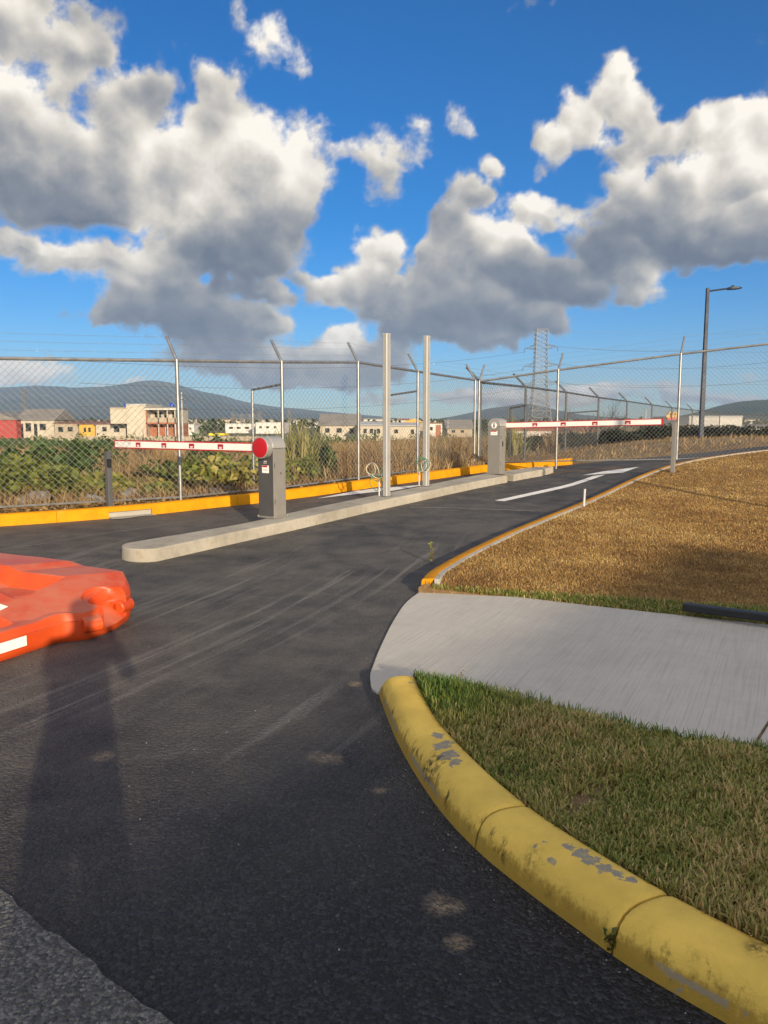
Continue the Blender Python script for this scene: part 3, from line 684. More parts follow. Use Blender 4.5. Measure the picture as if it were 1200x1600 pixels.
# traffic island: rounded nose, one long low block
ISF = [(-2.41, 8.08), (-1.63, 9.44), (-1.29, 10.0), (.17, 12.42), (2.82, 16.2), (3.9, 17.7)]
ISB = [(-2.81, 8.50), (-1.75, 10.0), (-1.42, 10.65), (-.10, 12.88), (.62, 13.95), (2.12, 16.22), (3.55, 18.05)]
def along(P, n): return resample([(x, y, 0) for x, y in P], n)[:, :2]
def island_block(fr, bk, nose, name):
    out = [tuple(p) for p in fr]
    bk = [tuple(p) for p in bk]
    ring = out + bk[::-1]
    if nose:
        a = np.array(bk[0]); b = np.array(fr[0]); c = (a + b) / 2; r_ = np.linalg.norm(a - b) / 2; e = (a - b) / 2 / r_; d2 = np.array([-e[1], e[0]])
        if d2.dot(np.array([-.6, -.8])) < 0: d2 = -d2
        ring += [tuple(c + e * r_ * math.cos(t) + d2 * r_ * .8 * math.sin(t)) for t in np.linspace(0, math.pi, 15)[1:-1]]
    P = np.array(ring); cen = P.mean(0); m_ = MB(); n = len(P)
    nx = np.roll(P, -1, 0) - np.roll(P, 1, 0); nx /= np.linalg.norm(nx, axis=1)[:, None]; nv = np.stack([nx[:, 1], -nx[:, 0]], 1)
    lev = []
    for off, h in ((.0, -.04), (-.006, .125), (-.014, .138), (-.035, .142)):
        lev.append([(p[0] + v[0] * off, p[1] + v[1] * off, float(road_z(*p)) + h) for p, v in zip(P, nv)])
    for a, b in zip(lev[:-1], lev[1:]):
        k = len(m_.v); m_.v += a + b; m_.f += [(k + i, k + (i + 1) % n, k + n + (i + 1) % n, k + n + i) for i in range(n)]; m_.m += [0] * n
    nf = len(fr); top = lev[-1]; k = len(m_.v); m_.v += top
    for i in range(nf - 1): m_.f.append((k + i, k + i + 1, k + 2 * nf - 2 - i, k + 2 * nf - 1 - i)); m_.m.append(0)
    if nose: m_.f.append(tuple([k, k + 2 * nf - 1] + [k + j for j in range(2 * nf, n)])); m_.m.append(0)
    o = m_.build(name, M['island'], smooth=True, angle=40); tag(o, kind='structure')
f_, b_ = along(ISF, 90), along(ISB, 90)
island_block(f_[:72], b_[:72], True, 'traffic_island')
island_block(f_[73:], b_[73:], False, 'traffic_island')

# markings
def sheet(poly, name, mtl, dz=.005):
    m_ = MB(); m_.add([(x, y, float(road_z(x, y)) + dz) for x, y in poly], [tuple(range(len(poly)))]); tag(m_.build(name, mtl), kind='structure')
def strip(C, w, name, mtl, dz=.005):
    C = np.array(C); n_ = normals(C); m_ = MB(); m_.grid([[(p[0] - v[0] * w / 2, p[1] - v[1] * w / 2, float(road_z(*p)) + dz), (p[0] + v[0] * w / 2, p[1] + v[1] * w / 2, float(road_z(*p)) + dz)] for p, v in zip(C, n_)]); tag(m_.build(name, mtl), kind='structure')
def gpts(l): return [tuple(G(x, y, .005))[:2] for x, y in l]
def fan(tris, name):
    m_ = MB()
    for t_ in tris:
        C = [np.array(p) for p in t_]; N_ = 8; rows = []
        for i in range(N_ + 1):
            s = i / N_; a = C[0] * (1 - s) + C[1] * s; b = C[3] * (1 - s) + C[2] * s
            rows.append([tuple(a * (1 - q) + b * q) for q in (0, .25, .5, .75, 1)])
        m_.grid([[(x, y, float(road_z(x, y)) + .005) for x, y in r_] for r_ in rows])
    tag(m_.build(name, M['marking']), kind='structure')
q = gpts([(773, 782), (927, 743.6), (946, 741.6), (788, 783)]); h4 = gpts([(910, 742.6), (944, 736.2), (999, 729.3), (974, 738.2)])
fan([q, h4], 'road_marking')
q = gpts([(495, 779), (560, 766), (600, 767), (532, 774.5)]); h4 = gpts([(556, 767), (585, 763.5), (668, 757), (612, 767)])
fan([q, h4], 'road_marking')
strip(along([tuple(G(*p))[:2] for p in ((-40, 866), (60, 851), (130, 839), (260, 820), (383, 802))], 40), .018, 'road_marking', M['chalk'])
strip(along([tuple(G(*p))[:2] for p in ((640, 793), (700, 794), (760, 796), (835, 799))], 30), .06, 'road_marking', M['chalk'])
strip(along([tuple(G(*p))[:2] for p in ((815, 744), (850, 741), (930, 734), (975, 730))], 30), .05, 'road_marking', M['yellow'])

# rough ground behind the kerb, falling away to the valley floor
FIELD_Z = -1.25
def field_z(x, y, y0, z0):
    t = np.clip((y - y0) / 75, 0, 1); t = t * t * (3 - 2 * t)
    return z0 + (FIELD_Z - z0) * t + (.07 * grad_noise(np.asarray(x) * .35, np.asarray(y) * .35, 77) + .05 * grad_noise(np.asarray(x) * 1.1, np.asarray(y) * 1.1, 78)) * np.clip((y - y0 - .3) / 2, 0, 1)
KLb = KL + normals(KL) * .165
def verge_y0(x): return float(np.interp(x, np.r_[KLb[:, 0], 4.9, 7, 12, 60], np.r_[KLb[:, 1], 19.3, 18.95, 18.95, 18.95]))
def verge_z(x, y):
    y0 = verge_y0(x); z0 = float(road_z(x, y0)) + (.135 if x < 4.7 else -.01); return float(field_z(x, y, y0, z0))
rows = []
for x in np.r_[np.linspace(-60, -14, 40), np.linspace(-13.7, 13.7, 120), np.linspace(14.5, 70, 40)]:
    y0 = verge_y0(x); s = np.linspace(0, 1, 60) ** 2.2; rows.append([(x, y0 + q * 85, verge_z(x, y0 + q * 85)) for q in s])
mb = MB(); mb.grid(rows); tag(mb.build('field_ground', M['soil_field'], smooth=True), kind='structure')
t = NT('valley_floor'); p = t.pos(); n1 = t.noise(p, .006, 8, .65); n2 = t.noise(p, .05, 6, .6)
t.fin(t.mix(t.rng(n1, .35, .65), t.mix(n2, (.10, .11, .05), (.20, .17, .09)), t.mix(n2, (.05, .075, .03), (.15, .15, .08))), .95, 0, .2); M['valley'] = t.m
mb = MB(); mb.grid([[(x, y, FIELD_Z - .06 - (0 if y > 0 else 1.0)) for x in (-11500, -2000, -300, 0, 300, 2000, 11500)] for y in (-80, 10, 60, 300, 2000, 11500)])
tag(mb.build('valley_ground', M['valley']), kind='structure')

# ------------------------------------------------------------------ chain-link fences
def link_panel(a0, a1, b0, b1, pitch, r, name, mtl, root):
    """diamond wire between two posts; a0/b0 are feet, a1/b1 heads"""
    a0, a1, b0, b1 = (Vector(p) for p in (a0, a1, b0, b1))
    L = ((b0 - a0).xy).length; H = ((a1 - a0).length + (b1 - b0).length) / 2
    nrm = Vector(((b0 - a0).y, -(b0 - a0).x, 0)).normalized()
    def P(s, h, o): 
        f = s / L; lo = a0.lerp(b0, f); hi = a1.lerp(b1, f); return lo.lerp(hi, h / H) + nrm * o
    m_ = MB()
    for sgn in (1, -1):
        c = -H - pitch if sgn > 0 else 0.0
        c = (math.floor(c / pitch)) * pitch + pitch * .25
        while c < (L if sgn > 0 else L + H):
            if sgn > 0: s0, s1 = max(0, c), min(L, c + H); h0, h1 = s0 - c, s1 - c
            else: s0, s1 = max(0, c - H), min(L, c); h0, h1 = c - s0, c - s1
            if s1 - s0 > .02: m_.tube([P(s0, h0, sgn * r * .8), P(s1, h1, sgn * r * .8)], r, 3, False)
            c += pitch
    return under(m_.build(name, mtl), root)

def fence(label, group, posts, tip, steel, wire, pitch, pr, wr, brace=(), bottom=True):
    """posts: (x, y, foot, rail height); tip: lean of the barbed-wire arms"""
    x0, y0, z0, _ = posts[0]
    root = empty('chain_link_fence', (x0, y0, z0), label, 'fence', group)
    tip = Vector(tip)
    for (x, y, a, b) in posts:
        m_ = MB(); m_.cyl((x, y, a - .12), (x, y, b + .02), pr, 10); po = under(m_.build('post', steel, smooth=True), root)
        m_ = MB(); m_.cyl((x, y, b + .0), Vector((x, y, b + .01)) + tip, pr * .8, 8); ar = m_.build('outrigger', steel, smooth=True); ar.parent = po
    m_ = MB()
    for p, q in zip(posts[:-1], posts[1:]): m_.cyl((p[0], p[1], p[3]), (q[0], q[1], q[3]), pr * .85, 8)
    under(m_.build('top_rail', steel, smooth=True), root)
    if bottom:
        m_ = MB()
        for p, q in zip(posts[:-1], posts[1:]): m_.cyl((p[0], p[1], p[2] + .06), (q[0], q[1], q[2] + .06), pr * .55, 6)
        under(m_.build('bottom_rail', steel, smooth=True), root)
    for p, q in zip(posts[:-1], posts[1:]):
        link_panel((p[0], p[1], p[2] + .04), (p[0], p[1], p[3]), (q[0], q[1], q[2] + .04), (q[0], q[1], q[3]), pitch, wr, 'wire_mesh', wire, root)
    for k in (.32, .66, .98):
        m_ = MB()
        for p, q in zip(posts[:-1], posts[1:]):
            A = Vector((p[0], p[1], p[3] + .01)) + tip * k; B = Vector((q[0], q[1], q[3] + .01)) + tip * k; pts = [A.lerp(B, t) - Vector((0, 0, .05 * t * (1 - t))) for t in (0, .25, .5, .75, 1)]
            m_.tube(pts, wr * .8, 3, False); n_ = int((B - A).length / .13)
            for i in range(1, n_):
                c = A.lerp(B, i / n_) - Vector((0, 0, .05 * i / n_ * (1 - i / n_))); d = Vector((random.uniform(-1, 1), random.uniform(-1, 1), random.uniform(-1, 1))).normalized() * .014
                m_.tube([c - d, c + d], wr * .6, 3, False)
        under(m_.build('barbed_wire', wire), root)
    for (i, dx, dy, hz) in brace:                          # a raking strut with its own leg
        x, y, a, b = posts[i]; z = a + (b - a) * hz; m_ = MB()
        zz = z - .07; m_.cyl((x, y, z), (x + dx, y + dy, zz), pr * .75, 8); m_.cyl((x + dx, y + dy, zz + .02), (x + dx, y + dy, verge_z(x + dx, y + dy) - .1), pr * .75, 8)
        under(m_.build('brace', steel, smooth=True), root)
    return root
def fpost(px, d, rail_y, base=None):
    p = at(px, rail_y, d); return (p.x, p.y, verge_z(p.x, p.y) if base is None else base, p.z)
L_ = [(-11.2, 8.5, float(road_z(-11.2, 8.4)) + .15, 2.36), (-8.3, 9.55, float(road_z(-8.3, 9.4)) + .15, 2.37), (-5.6, 10.8, .26, 2.40)]
L_ += [fpost(276, 12.15, 563.5), fpost(440, 13.45, 565.6), fpost(559.5, 14.95, 566), fpost(653, 16.6, 580.5), fpost(742.6, 18.75, 594)]
fence('long galvanised chain-link fence with barbed wire behind the far yellow kerb', None, L_, (-.20, .20, .38), M['steel'], M['wire'], .098, .030, .0026, brace=((4, -.62, .60, .83), (6, -.62, .62, .81)))
Rr = [fpost(748.8, 18.85, 596), fpost(872.5, 18.35, 578, None), fpost(1064, 17.9, 553, .62), fpost(1291, 17.2, 527, .80), fpost(1560, 16.4, 495, .9)]
fence('galvanised chain-link fence that climbs to the right past the end of the lane', None, Rr, (.15, .22, .40), M['steel'], M['wire'], .098, .030, .0026)
S_ = [fpost(751, 18.95, 597.5, .38), fpost(821.7, 21.7, 604.5), fpost(885, 25.2, 613), fpost(935.6, 28.9, 621), fpost(980, 33.3, 627), fpost(1019, 38.4, 632.5), fpost(1050, 43.7, 637), fpost(1082, 51, 640.5), fpost(1125, 62, 645), fpost(1200, 80, 650)]
fence('dark weathered chain-link fence running off behind the hedge', None, S_, (-.34, .10, .36), M['darksteel'], M['darkwire'], .13, .036, .003, brace=((1, -.40, .1, .74), (3, -1.0, .5, .72), (7, -1.3, .6, .55)), bottom=False)

# ------------------------------------------------------------------ boom barriers
def frame_z(ax, ay, loc):
    return Matrix(((ax[0], ay[0], 0, loc[0]), (ax[1], ay[1], 0, loc[1]), (0, 0, 1, loc[2]), (0, 0, 0, 1)))
EX = Vector((-.82, .572)).normalized(); EY = Vector((-EX.y, EX.x))     # EX: along the first boom; EY: out of the hub side, towards the street
if EY.y > 0: EY = -EY
def part(m_, name, mtl, root, Mw, **kw):
    """mesh given in the thing's own axes"""
    m_.v = [tuple(Mw.to_3x3() @ Vector(v)) for v in m_.v]; o = m_.build(name, mtl, **kw); o.parent = root; return o
def arch(w, h0, r, z1, n=20):
    c = z1 - r; return [(-w / 2, h0), (w / 2, h0)] + [(w / 2 * math.cos(t), c + r * math.sin(t)) for t in np.linspace(0, math.pi, n)]
def boom_barrier(loc, label, W, D, H, hub_out, arm_sign, arm_len, sticks, rise=0.0):
    root = empty('boom_barrier', loc, label, 'barrier gate', 'boom barriers on the traffic island')
    Mw = frame_z(EX, EY, (0, 0, 0))
    # prism outlines are (x, z), extruded along y
    XZ = Matrix(((1, 0, 0, 0), (0, 0, 1, 0), (0, 1, 0, 0), (0, 0, 0, 1)))
    seam = H - .165
    m_ = MB(); m_.box((0, 0, .012), (W + .034, D + .034, .024)); part(m_, 'base_plate', M['cab'], root, Mw, bevel=.003)
    m_ = MB(); m_.box((0, 0, seam / 2 + .01), (W, D, seam - .02)); cab = part(m_, 'cabinet', M['cab'], root, Mw, bevel=.008)
    m_ = MB(); m_.prism(arch(W + .008, seam + .003, (W + .008) / 2 * 1.05, H), -D / 2 - .004, D / 2 + .004, XZ); part(m_, 'cap', M['cap'], root, Mw, smooth=True, bevel=.007, angle=30)
    s = hub_out; cz = H - .150
    m_ = MB(); m_.box((-W / 2 - .0012, 0, seam / 2), (.0045, D - .05, seam - .12)); dr_ = part(m_, 'door', M['cab'], root, Mw, bevel=.0015)
    for q in (.22, seam - .22):
        m_ = MB(); m_.cyl((-W / 2 - .005, D / 2 - .022, q - .03), (-W / 2 - .005, D / 2 - .022, q + .03), .006, 8); part(m_, 'hinge', M['post'], root, Mw, smooth=True).parent = dr_
    for sx_ in (-1, 1):
        for sy_ in (-1, 1): m_ = MB(); m_.cyl((sx_ * (W / 2 + .008), sy_ * (D / 2 + .008), .022), (sx_ * (W / 2 + .008), sy_ * (D / 2 + .008), .034), .007, 6); part(m_, 'bolt', M['steel'], root, Mw)
    m_ = MB(); m_.cyl((0, s * (D / 2 + .006), cz), (0, s * (D / 2 + .105), cz), .146, 40); hub = part(m_, 'hub', M['cap'], root, Mw, smooth=True, bevel=.006)
    m_ = MB(); m_.tube([(0, s * (D / 2 + .103), cz), (0, s * (D / 2 + .112), cz), (0, s * (D / 2 + .116), cz)], [.133, .129, .10], 40); part(m_, 'hub_disc', M['red'], root, Mw, smooth=True)
    ya = s * (D / 2 + .055); a = arm_sign
    def along_arm(x0, x1, dz0, dz1, dy, name, mtl, off=0.0, par=root):
        m2 = MB(); z0 = cz + rise * x0; z1 = cz + rise * x1
        vs = [(a * x, ya + off + j * dy / 2, z + q) for x, z in ((x0, z0), (x1, z1)) for q in (dz0, dz1) for j in (-1, 1)]
        m2.add(vs, [(0, 1, 3, 2), (4, 6, 7, 5), (0, 4, 5, 1), (2, 3, 7, 6), (0, 2, 6, 4), (1, 5, 7, 3)]); o = part(m2, name, mtl, par, Mw, bevel=.002); return o
    arm = along_arm(.13, arm_len, -.046, .046, .046, 'boom', M['white'])
    for k, (q0, q1) in enumerate(((.047, .064), (-.064, -.047))):
        o = along_arm(.13, arm_len, q0, q1, .030, 'rubber_strip', M['redtrim'], par=root); o.parent = arm
    o = along_arm(arm_len + .001, arm_len + (.012 if rise == 0 else .03), -.066, .066, .052, 'end_cap', M['redtrim'], par=root); o.parent = arm
    for t_ in sticks:
        o = along_arm(t_ - .055, t_ + .055, -.034, .034, .0012, 'sticker', M['darkred'], off=.0245, par=root); o.parent = arm
        for k in range(2):
            w_ = (.030, .022)[k]
            q = along_arm(t_ - w_, t_ + w_, -.014 - .016 * k, -.004 - .016 * k, .0012, 'lettering', M['sticker'], off=.0260, par=root); q.parent = o
    return root, Mw, cab, cz
def arm_param(loc, px_target, sgn, off):
    lo, hi = 0, 4
    for _ in range(40):
        m_ = (lo + hi) / 2; p = Vector(loc).xy + EX * sgn * m_ + EY * off
        px_ = 600 + F * p.x / p.y
        if (px_ > px_target) == (sgn > 0): lo = m_
        else: hi = m_
    return lo
W_, D_ = .275, .245
c1 = G(428.3, 810.7, .145); c1 = Vector((c1.x, c1.y)) + EX * W_ / 2 - EY * D_ / 2
loc1 = (c1.x, c1.y, float(road_z(c1.x, c1.y)) + .143)
len1 = arm_param(loc1, 183, 1, .18); st1 = [arm_param(loc1, q, 1, .18) for q in (219, 259, 302, 347)]
b1, Mw1, cab1, cz1 = boom_barrier(loc1, 'grey boom barrier with round red hub disc facing the street', W_, D_, 1.095, 1, 1, len1, st1)
c2 = G(781, 741.5, .145); c2 = Vector((c2.x, c2.y)) + EX * W_ * 1.08 / 2 - EY * D_ / 2
loc2 = (c2.x, c2.y, float(road_z(c2.x, c2.y)) + .143)
len2 = arm_param(loc2, 1031, -1, -.18); st2 = [arm_param(loc2, q, -1, -.18) for q in (835, 879, 928, 979)]
b2, Mw2, cab2, cz2 = boom_barrier(loc2, 'grey boom barrier with info badge on its arched face, furthest along the island', W_ * 1.06, D_, 1.16, -1, -1, len2, st2, rise=.022)
# stickers on the front faces (EY is outward)
def plate(root, Mw, x, z, w, h, y, name, mtl, t=.0012, side=False):
    m_ = MB(); m_.box((x, y, z) if not side else (y, x, z), (w, t, h) if not side else (t, w, h)); return part(m_, name, mtl, root, Mw)
yf = D_ / 2 + .0046
m_ = MB(); m_.box((0, D_ / 2 + .0015, (1.095 - .165) / 2 + .012), (W_ - .006, .006, 1.095 - .165 - .03)); part(m_, 'shade_sheet', M['front'], b1, Mw1, bevel=.002)  # dark sheet that paints the shade onto this cabinet face
plate(b1, Mw1, 0.0, .655, .125, .10, yf, 'label', M['sticker']); lb = plate(b1, Mw1, .012, .692, .09, .022, yf + .0012, 'label_band', M['red']); 
plate(b1, Mw1, .0, .646, .088, .016, yf + .0012, 'lettering', M['conduit'])
plate(b1, Mw1, .0, .760, .055, .014, yf, 'nameplate', M['conduit']); plate(b1, Mw1, .006, .738, .06, .010, yf, 'nameplate', M['conduit'])
m_ = MB(); m_.cyl((-W_ / 2 + .002, -.02, .60), (-W_ / 2 - .004, -.02, .60), .012, 12); part(m_, 'keyhole', M['black'], b1, Mw1, smooth=True)
yf2 = D_ / 2 + .0056
m_ = MB(); m_.cyl((0, yf2 - .004, cz2), (0, yf2 + .004, cz2), .062, 28); part(m_, 'info_badge', M['sticker'], b2, Mw2, smooth=True)
m_ = MB(); m_.prism([(-.016, -.042), (.016, -.042), (.016, .012), (-.016, .012)], yf2 + .004, yf2 + .0055, Matrix(((1, 0, 0, 0), (0, 0, 1, 0), (0, 1, 0, cz2), (0, 0, 0, 1)))); m_.cyl((0, yf2 + .004, cz2 + .032), (0, yf2 + .0055, cz2 + .032), .017, 14); part(m_, 'info_symbol', M['black'], b2, Mw2)
plate(b2, Mw2, 0, cz2 - .155, .155, .088, D_ / 2 + .0016, 'label', M['sticker']); plate(b2, Mw2, .01, cz2 - .118, .14, .022, D_ / 2 + .0029, 'label_band', M['red'])
plate(b2, Mw2, 0, cz2 - .160, .115, .016, D_ / 2 + .0029, 'lettering', M['conduit'])
m_ = MB(); m_.box((-W_ * 1.06 / 2 - .006, .02, .63), (.012, .045, .10)); part(m_, 'lock', M['black'], b2, Mw2, bevel=.005)

# ------------------------------------------------------------------ aluminium masts on the island
def mast(px, py, H, label, loops):
    p = G(px, py, .145); root = empty('aluminium_mast', (p.x, p.y, float(road_z(p.x, p.y)) + .142), label, 'mast', 'aluminium masts on the traffic island')
    Mw = frame_z(EX, EY, (0, 0, 0)); m_ = MB(); w, d, c = .088, .115, .010
    out = [(-w/2+c, -d/2), (w/2-c, -d/2), (w/2, -d/2+c), (w/2, d/2-c), (w/2-c, d/2), (-w/2+c, d/2), (-w/2, d/2-c), (-w/2, .020), (-w/2+.008, .020), (-w/2+.008, .012), (-w/2, .012), (-w/2, -d/2+c)]
    m_.prism(out, 0, H); part(m_, 'profile', M['alu'], root, Mw)
    m_ = MB(); m_.box((0, 0, H + .004), (w + .004, d + .004, .008)); part(m_, 'top_cap', M['conduit'], root, Mw, bevel=.002)
    m_ = MB(); m_.box((0, 0, .006), (w + .05, d + .05, .012)); part(m_, 'foot_plate', M['alu_slot'], root, Mw, bevel=.002)
    for k, (wx, wz) in enumerate(((.105, .30), (.135, .26))):
        m_ = MB(); m_.cyl((wx, -.01 + .03 * k, 0), (wx, -.01 + .03 * k, wz), .013, 10); part(m_, 'conduit', M['conduit'], root, Mw, smooth=True)
    for (cx, cy, cz, r_, tilt, mt) in loops:
        pts = [(cx + r_ * math.cos(t) * (1 + .06 * math.sin(3 * t)), cy + .03 * math.sin(2 * t + cx * 9) + tilt * math.sin(t), cz + r_ * 1.05 * math.sin(t)) for t in np.linspace(-1.2, 4.9, 40)]
        pts = [(wx_, cy, .28) for wx_ in (.12,)] + pts
        m_ = MB(); m_.tube(pts, .0065, 6); part(m_, 'cable', M[mt], root, Mw, smooth=True)
    return root
mast(604, 775.5, 2.62, 'nearer of the two bare aluminium masts on the concrete island, cables coiled at its foot', [(.24, .04, .42, .125, .05, 'cable_cream'), (.16, .03, .35, .10, -.04, 'cable_green'), (.20, -.02, .20, .13, .05, 'cable_green'), (.27, .05, .45, .09, .0, 'cable_cream')])
mast(665.5, 759.5, 2.68, 'further of the two bare aluminium masts, cable loops wrapped round its foot', [(-.02, .10, .40, .11, .05, 'cable_green'), (-.06, .12, .37, .095, -.03, 'cable_cream'), (.02, .11, .43, .10, .02, 'cable_green')])

# ------------------------------------------------------------------ sensor posts at the ends of the booms
def sensor_post(p, H, w, label, mtl, dev_side):
    root = empty('sensor_post', p, label, 'post', 'sensor posts beside the lanes'); Mw = frame_z(EX, EY, (0, 0, 0))
    m_ = MB(); m_.box((0, 0, H / 2 - .05), (w, w, H + .1)); part(m_, 'tube', mtl, root, Mw, bevel=.006)
    m_ = MB(); m_.box((0, 0, H + .006), (w + .008, w + .008, .012)); part(m_, 'cap', mtl, root, Mw, bevel=.003)
    m_ = MB(); m_.box((dev_side[0] * (w / 2 + .018), dev_side[1] * (w / 2 + .018), H - .16), (.05, .05, .125)); part(m_, 'photocell', M['black'], root, Mw, bevel=.006)
    return root
p = at(171.5, 792, 11.45); sensor_post((p.x, p.y, float(road_z(p.x, p.y)) + .15), .80, .075, 'short dark grey post with a black photocell on the drain kerb', M['post'], (-1, .3))
p = G(1051, 737, .13); sensor_post((p.x, p.y, p.z - .02), .98, .078, 'slim grey post with a black photocell on the lawn edge', M['cab'], (1, .4))
# white marker peg by the lawn kerb
p = G(912, 791, .13); m_ = MB(); m_.cyl((p.x, p.y, p.z - .05), (p.x + .01, p.y, p.z + .25), .017, 12); m_.cyl((p.x + .01, p.y, p.z + .25), (p.x + .01, p.y, p.z + .260), .020, 12)
tag(m_.build('marker_peg', M['conduit'], smooth=True), 'short white plastic peg standing at the lawn kerb', 'peg')
# black rubber bar lying on the lawn
a = G(1068, 950, .125); b = G(1200, 968, .125); d_ = (b - a).normalized(); e = b + d_ * .9
m_ = MB(); m_.bar(a + Vector((0, 0, .012)), Vector((e.x, e.y, a.z + .012)), .075, .055); tag(m_.build('rubber_bar', M['rubber'], bevel=.008), 'long black bar lying on the edge of the dry lawn', 'bar')

# ------------------------------------------------------------------ orange plastic road barrier, tipped on its side
t = NT('orange_plastic'); p_ = t.pos(); n1 = t.noise(p_, 3.2, 6, .6); n2 = t.noise(p_, 22, 6, .7)
up = t.xyz(t.n('ShaderNodeNewGeometry').outputs['Normal'])[2]
c = t.mix(t.rng(n1, .3, .7), (.52, .056, .008), (.62, .078, .013))
dustm = t.math('MULTIPLY', t.rng(up, .55, .95), t.rng(t.math('ADD', n1, t.math('MULTIPLY', n2, .3)), .42, .80)); c = t.mix(t.math('MULTIPLY', dustm, .48), c, (.40, .22, .15))
c = t.mix(t.rng(n2, .66, .78, 0, .5), c, (.25, .05, .025)); t.bump(t.noise(p_, 9, 3, .5), .12, .01); M['orange'] = t.fin(c, t.rng(n1, .2, .8, .38, .55), 0, .4)
M['reflector'] = simple('reflective_sheet', (.86, .83, .76), .25, 0, .06, 14)
A_ = np.array([-2.21, 5.12])
ctrl = [(-2.21, 5.12), (-2.02, 5.20), (-1.93, 5.46), (-1.92, 5.74), (-2.03, 5.96), (-2.30, 6.10), (-2.75, 6.33), (-3.65, 6.72), (-4.40, 5.10), (-2.78, 3.95), (-2.40, 4.68)]
def round_poly(C, n, it=3):
    P = np.array(C, float)
    for _ in range(it): Q = np.roll(P, -1, 0); P = np.stack([P * .88 + Q * .12, P * .12 + Q * .88], 1).reshape(-1, 2)
    s = np.r_[0, np.cumsum(np.linalg.norm(np.roll(P, -1, 0) - P, axis=1))]; P2 = np.vstack([P, P[:1]]); u = np.linspace(0, s[-1], n, endpoint=False)
    return np.stack([np.interp(u, s, P2[:, k]) for k in (0, 1)], 1)
def sstep(x, a, b): t_ = np.clip((x - a) / (b - a), 0, 1); return t_ * t_ * (3 - 2 * t_)
OUT = round_poly(ctrl, 640, 2); cen = np.array([-3.05, 5.35])
def pocket(P, c, ax, hw, hl, soft=.05):
    d = P - np.array(c); u = d @ np.array(ax); v = d @ np.array([-ax[1], ax[0]]); return np.clip((hl + soft - np.abs(u)) / (2 * soft), 0, 1) * np.clip((hw + soft - np.abs(v)) / (2 * soft), 0, 1)
AXB = np.array([-.90, .436]); AXF = np.array([-.39, -.92])
def hgt(P):
    q = (P - A_) @ np.array([-.5, .866]); h = .195 + .165 * np.clip((q + .02) / .60, 0, 1)
    h = h + .035 * np.clip((q - .95) / .12, 0, 1)                       # moulded ridge along the back
    h = h - .115 * pocket(P, (-2.86, 5.64), AXB, .19, .40, .030)   # hand-hold pockets moulded into the broad side
    h = h - .085 * pocket(P, (-2.83, 4.93), AXB, .15, .36, .028)
    h = h + .006 * grad_noise(P[:, 0] * 2.2, P[:, 1] * 2.2, 33)
    return h
seg_mid = np.array([-1.95, 5.47]); nrm_end = np.array([1.0, -.12])
def notch(P, z):
    """round groove in the end face for the coupling pin"""
    s = np.abs((P - seg_mid) @ np.array([.12, 1.0])); near = P[:, 0] > -2.35
    return np.clip((z - .30) / .25, 0, 1) * np.where(near, .19 * np.sqrt(np.clip(1 - (s / .155) ** 2, 0, 1)), 0) * (1 - .15 * z)
rings = []
for (ins, zf) in ((.035, 0.0), (.012, .10), (.0, .25), (.0, .36), (.0, .48), (.0, .60), (.0, .68), (.007, .70), (.0, .72), (.010, .86), (.030, .97), (.070, 1.0)):
    d = cen - OUT; d /= np.linalg.norm(d, axis=1)[:, None]; P = OUT + d * ins; P = P + np.array([-1, .12]) * notch(OUT, zf)[:, None]
    rings.append(np.c_[P, .004 + hgt(OUT + d * .09) * zf])
last = rings[-1][:, :2]
for k in range(1, 90):
    t_ = (k / 90) ; P = last * (1 - t_) + cen * t_; rings.append(np.c_[P, .004 + hgt(P)])
m_ = MB(); n = len(OUT)
for r_ in rings: m_.v += [tuple(p) for p in r_]
for i in range(len(rings) - 1):
    for k in range(n): m_.f.append((i * n + k, i * n + (k + 1) % n, (i + 1) * n + (k + 1) % n, (i + 1) * n + k)); m_.m.append(0)
m_.f.append(tuple(range((len(rings) - 1) * n, len(rings) * n))); m_.m.append(0)
wb = empty('water_barrier', (-3.05, 5.35, 0), 'orange plastic road barrier tipped on its side on the asphalt', 'road barrier')
under(m_.build('shell', M['orange'], smooth=True, angle=38), wb)
m_ = MB(); q_ = at(109, 957, 5.2); m_.cyl((-2.185, 5.17, .185), (-2.165, 5.155, .187), .012, 10); under(m_.build('plug', M['black']), wb)
def lug(c, d, rz, tilt):
    m2 = MB(); Mr = Matrix.Rotation(rz, 3, 'Z') @ Matrix.Rotation(tilt, 3, 'Y'); m2.box(c, d, Mr); m2.cyl(Vector(c) + Mr @ Vector((d[0] / 2, -d[1] / 2, 0)), Vector(c) + Mr @ Vector((d[0] / 2, d[1] / 2, 0)), d[2] / 2, 16)
    o = under(m2.build('coupling_lug', M['orange'], smooth=True, angle=45, bevel=.012), wb)
lug((-2.055, 5.25, .135), (.14, .13, .10), R(-52), R(14)); lug((-2.02, 5.67, .135), (.13, .16, .105), R(-12), R(-6))
